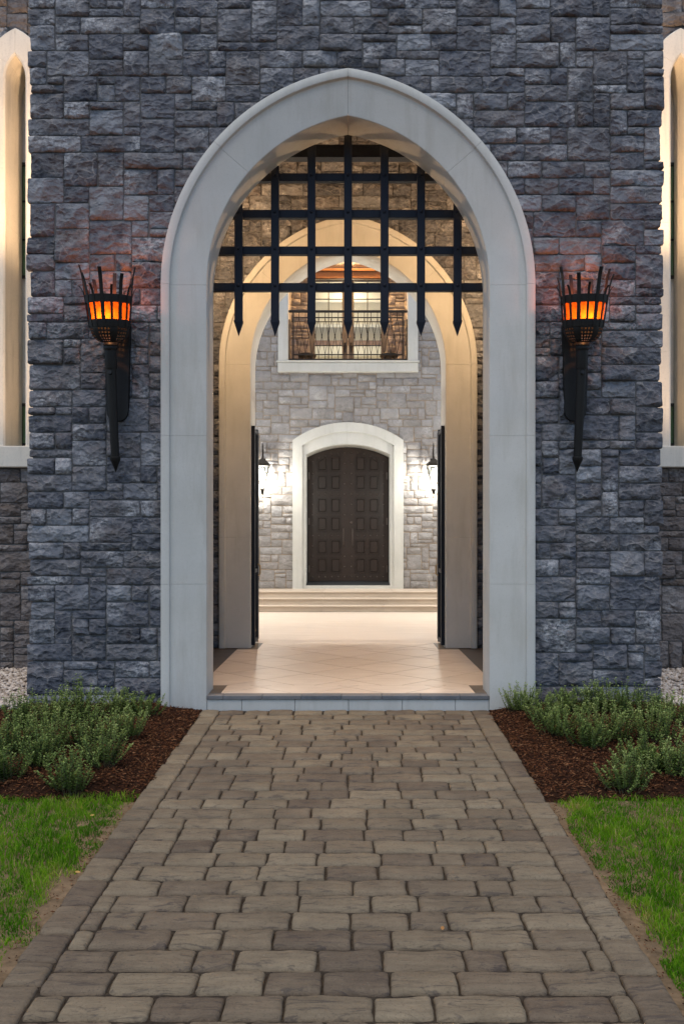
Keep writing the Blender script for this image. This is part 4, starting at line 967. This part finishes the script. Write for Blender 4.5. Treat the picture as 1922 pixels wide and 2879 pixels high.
# ------------------------------------------------------------------ shrubs
def shrub(xs, ys, size, seed, label):
    rs = random.Random(seed); X, Y = at_ground(xs, ys); Y = min(Y, -.16); Z = bed_h(X, Y)
    sb = empty('shrub', (X, Y, Z), label=label, cat='shrub', group='low shrubs in the planting beds')
    stm = MB(); LV = []; LR_ = []; size *= rs.uniform(.88, 1.22); hue = rs.uniform(-.16, .14); ecc = rs.uniform(.75, 1.3); offs = [(rs.uniform(-.09, .09), rs.uniform(-.07, .07), rs.uniform(.7, 1.15)) for _ in range(5)]
    for k in range(int(50 * size)):
        a = rs.uniform(0, 6.28); sp_ = rs.random() ** .7; h = size * rs.uniform(.19, .33) * (1.05 - .30 * sp_); out_ = size * .19 * sp_
        ox, oy, ok = offs[k % 5]; h *= ok; out_ *= .8; bx, by = ox * size + .05 * math.cos(a) * sp_ * ecc, oy * size + .05 * math.sin(a) * sp_ / ecc; pts = []
        for q in range(5):
            t = q / 4; pts.append(Vector((bx + math.cos(a) * out_ * (t ** .8) + rs.uniform(-.006, .006), by + math.sin(a) * out_ * (t ** .8) + rs.uniform(-.006, .006), -.01 + h * t ** 1.15)))
        stm.tube(pts, [.0028, .0025, .002, .0016, .001], 4)
        m = int(rs.uniform(15, 21)); tone = rs.uniform(-.15, .15)
        for q in range(m):
            t = .22 + .78 * q / (m - 1); i = min(3, int(t * 4)); p = pts[i].lerp(pts[i + 1], t * 4 - i); ph = q * 1.57 + rs.uniform(-.3, .3)
            for sd_ in range(3 if t > .8 else 2):
                an = ph + math.pi * sd_ * (1 if t <= .8 else .67); L = rs.uniform(.018, .028) * (1.1 - .35 * t); W = L * .72; up = rs.uniform(.15, .8)
                d = Vector((math.cos(an) * math.cos(up), math.sin(an) * math.cos(up), math.sin(up))); s_ = Vector((-math.sin(an), math.cos(an), rs.uniform(-.3, .3)))
                pp = p + Vector((rs.uniform(-.004, .004), rs.uniform(-.004, .004), rs.uniform(-.004, .004)))
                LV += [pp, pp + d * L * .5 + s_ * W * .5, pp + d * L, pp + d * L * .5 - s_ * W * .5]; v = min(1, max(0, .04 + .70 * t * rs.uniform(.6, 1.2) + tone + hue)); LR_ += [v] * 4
    stm.build('stems', M['stem'], sb, fix=False)
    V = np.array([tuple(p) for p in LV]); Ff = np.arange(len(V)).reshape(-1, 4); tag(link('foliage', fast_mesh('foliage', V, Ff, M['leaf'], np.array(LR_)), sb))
LEFT = [(62, 2060, 1.0, 'shrub at the left tower corner beside the gravel'), (150, 2044, 1.05, 'shrub against the wall, second from the left tower corner'), (240, 2034, 1.0, 'shrub against the wall, under the left torch'),
        (325, 2022, 1.0, 'shrub against the wall, second from the left arch jamb'), (402, 2022, .85, 'small shrub nearest the left arch jamb'), (20, 2130, 1.0, 'shrub cut by the left edge in the middle of the bed'),
        (135, 2120, 1.1, 'broad shrub in the middle row of the left bed'), (240, 2110, 1.0, 'shrub in the middle of the left bed, third from the photo edge'), (345, 2090, .95, 'shrub reaching towards the path in the left bed'),
        (8, 2205, .9, 'shrub at the left photo edge just above the grass'), (120, 2170, .85, 'low shrub in the left bed beside bare mulch'), (200, 2222, .9, 'frontmost shrub of the left bed at the grass edge'), (280, 2165, .95, 'shrub second from the front of the left bed')]
RIGHT = [(1462, 2002, .85, 'small upright shrub nearest the right arch jamb'), (1535, 2040, 1.0, 'shrub nearest the path in the right bed'), (1600, 2012, .95, 'shrub against the wall, second from the right arch jamb'),
         (1660, 2014, .95, 'shrub against the wall, under the right torch'), (1722, 2014, .95, 'shrub against the wall, third from the right tower corner'), (1800, 2032, 1.0, 'shrub at the right tower corner, second from the photo edge'), (1880, 2046, 1.05, 'shrub at the right photo edge beside the gravel'),
         (1575, 2080, .95, 'shrub in the middle row of the right bed, nearest the path'), (1640, 2118, 1.0, 'frontmost shrub of the clump in the middle of the right bed'), (1712, 2092, .95, 'shrub right of the middle clump in the right bed'), (1850, 2098, 1.0, 'shrub in the middle row at the right photo edge'),
         (1772, 2222, .85, 'lone shrub in front of the right bed at the grass edge'), (1780, 2165, .8, 'shrub directly behind the frontmost shrub of the right bed'), (1862, 2180, .85, 'shrub in the right bed between bare mulch and the photo edge'), (1918, 2196, .9, 'shrub cut by the right edge just above the grass')]
for i, (a, b, c_, l_) in enumerate(LEFT + RIGHT): shrub(a, b, c_, 300 + i, 'grey-green leafy ' + l_)
# a few fallen leaves on the paving
for i, (a, b, l_) in enumerate(((1243, 2612, 'small yellow leaf lying on the paving stones near the right side'), (219, 2454, 'small brown leaf at the left path edge beside the grass'), (260, 2303, 'small tan leaf in the grass near the left bed'))):
    X, Y = at_ground(a, b); mb = MB(); mb.add([(0, -.016, .004), (.009, -.004, .007), (.007, .010, .009), (0, .018, .006), (-.007, .010, .005), (-.009, -.004, .005), (0, 0, .002)], [(0, 1, 6), (1, 2, 6), (2, 3, 6), (3, 4, 6), (4, 5, 6), (5, 0, 6)], i / 2)
    o = mb.build('fallen_leaf', M['fallen']); o.location = (X, Y, gz(Y) + .004 + (.02 if i == 2 else 0)); o.rotation_euler.z = i * 1.3; tag(o, l_, 'leaf')
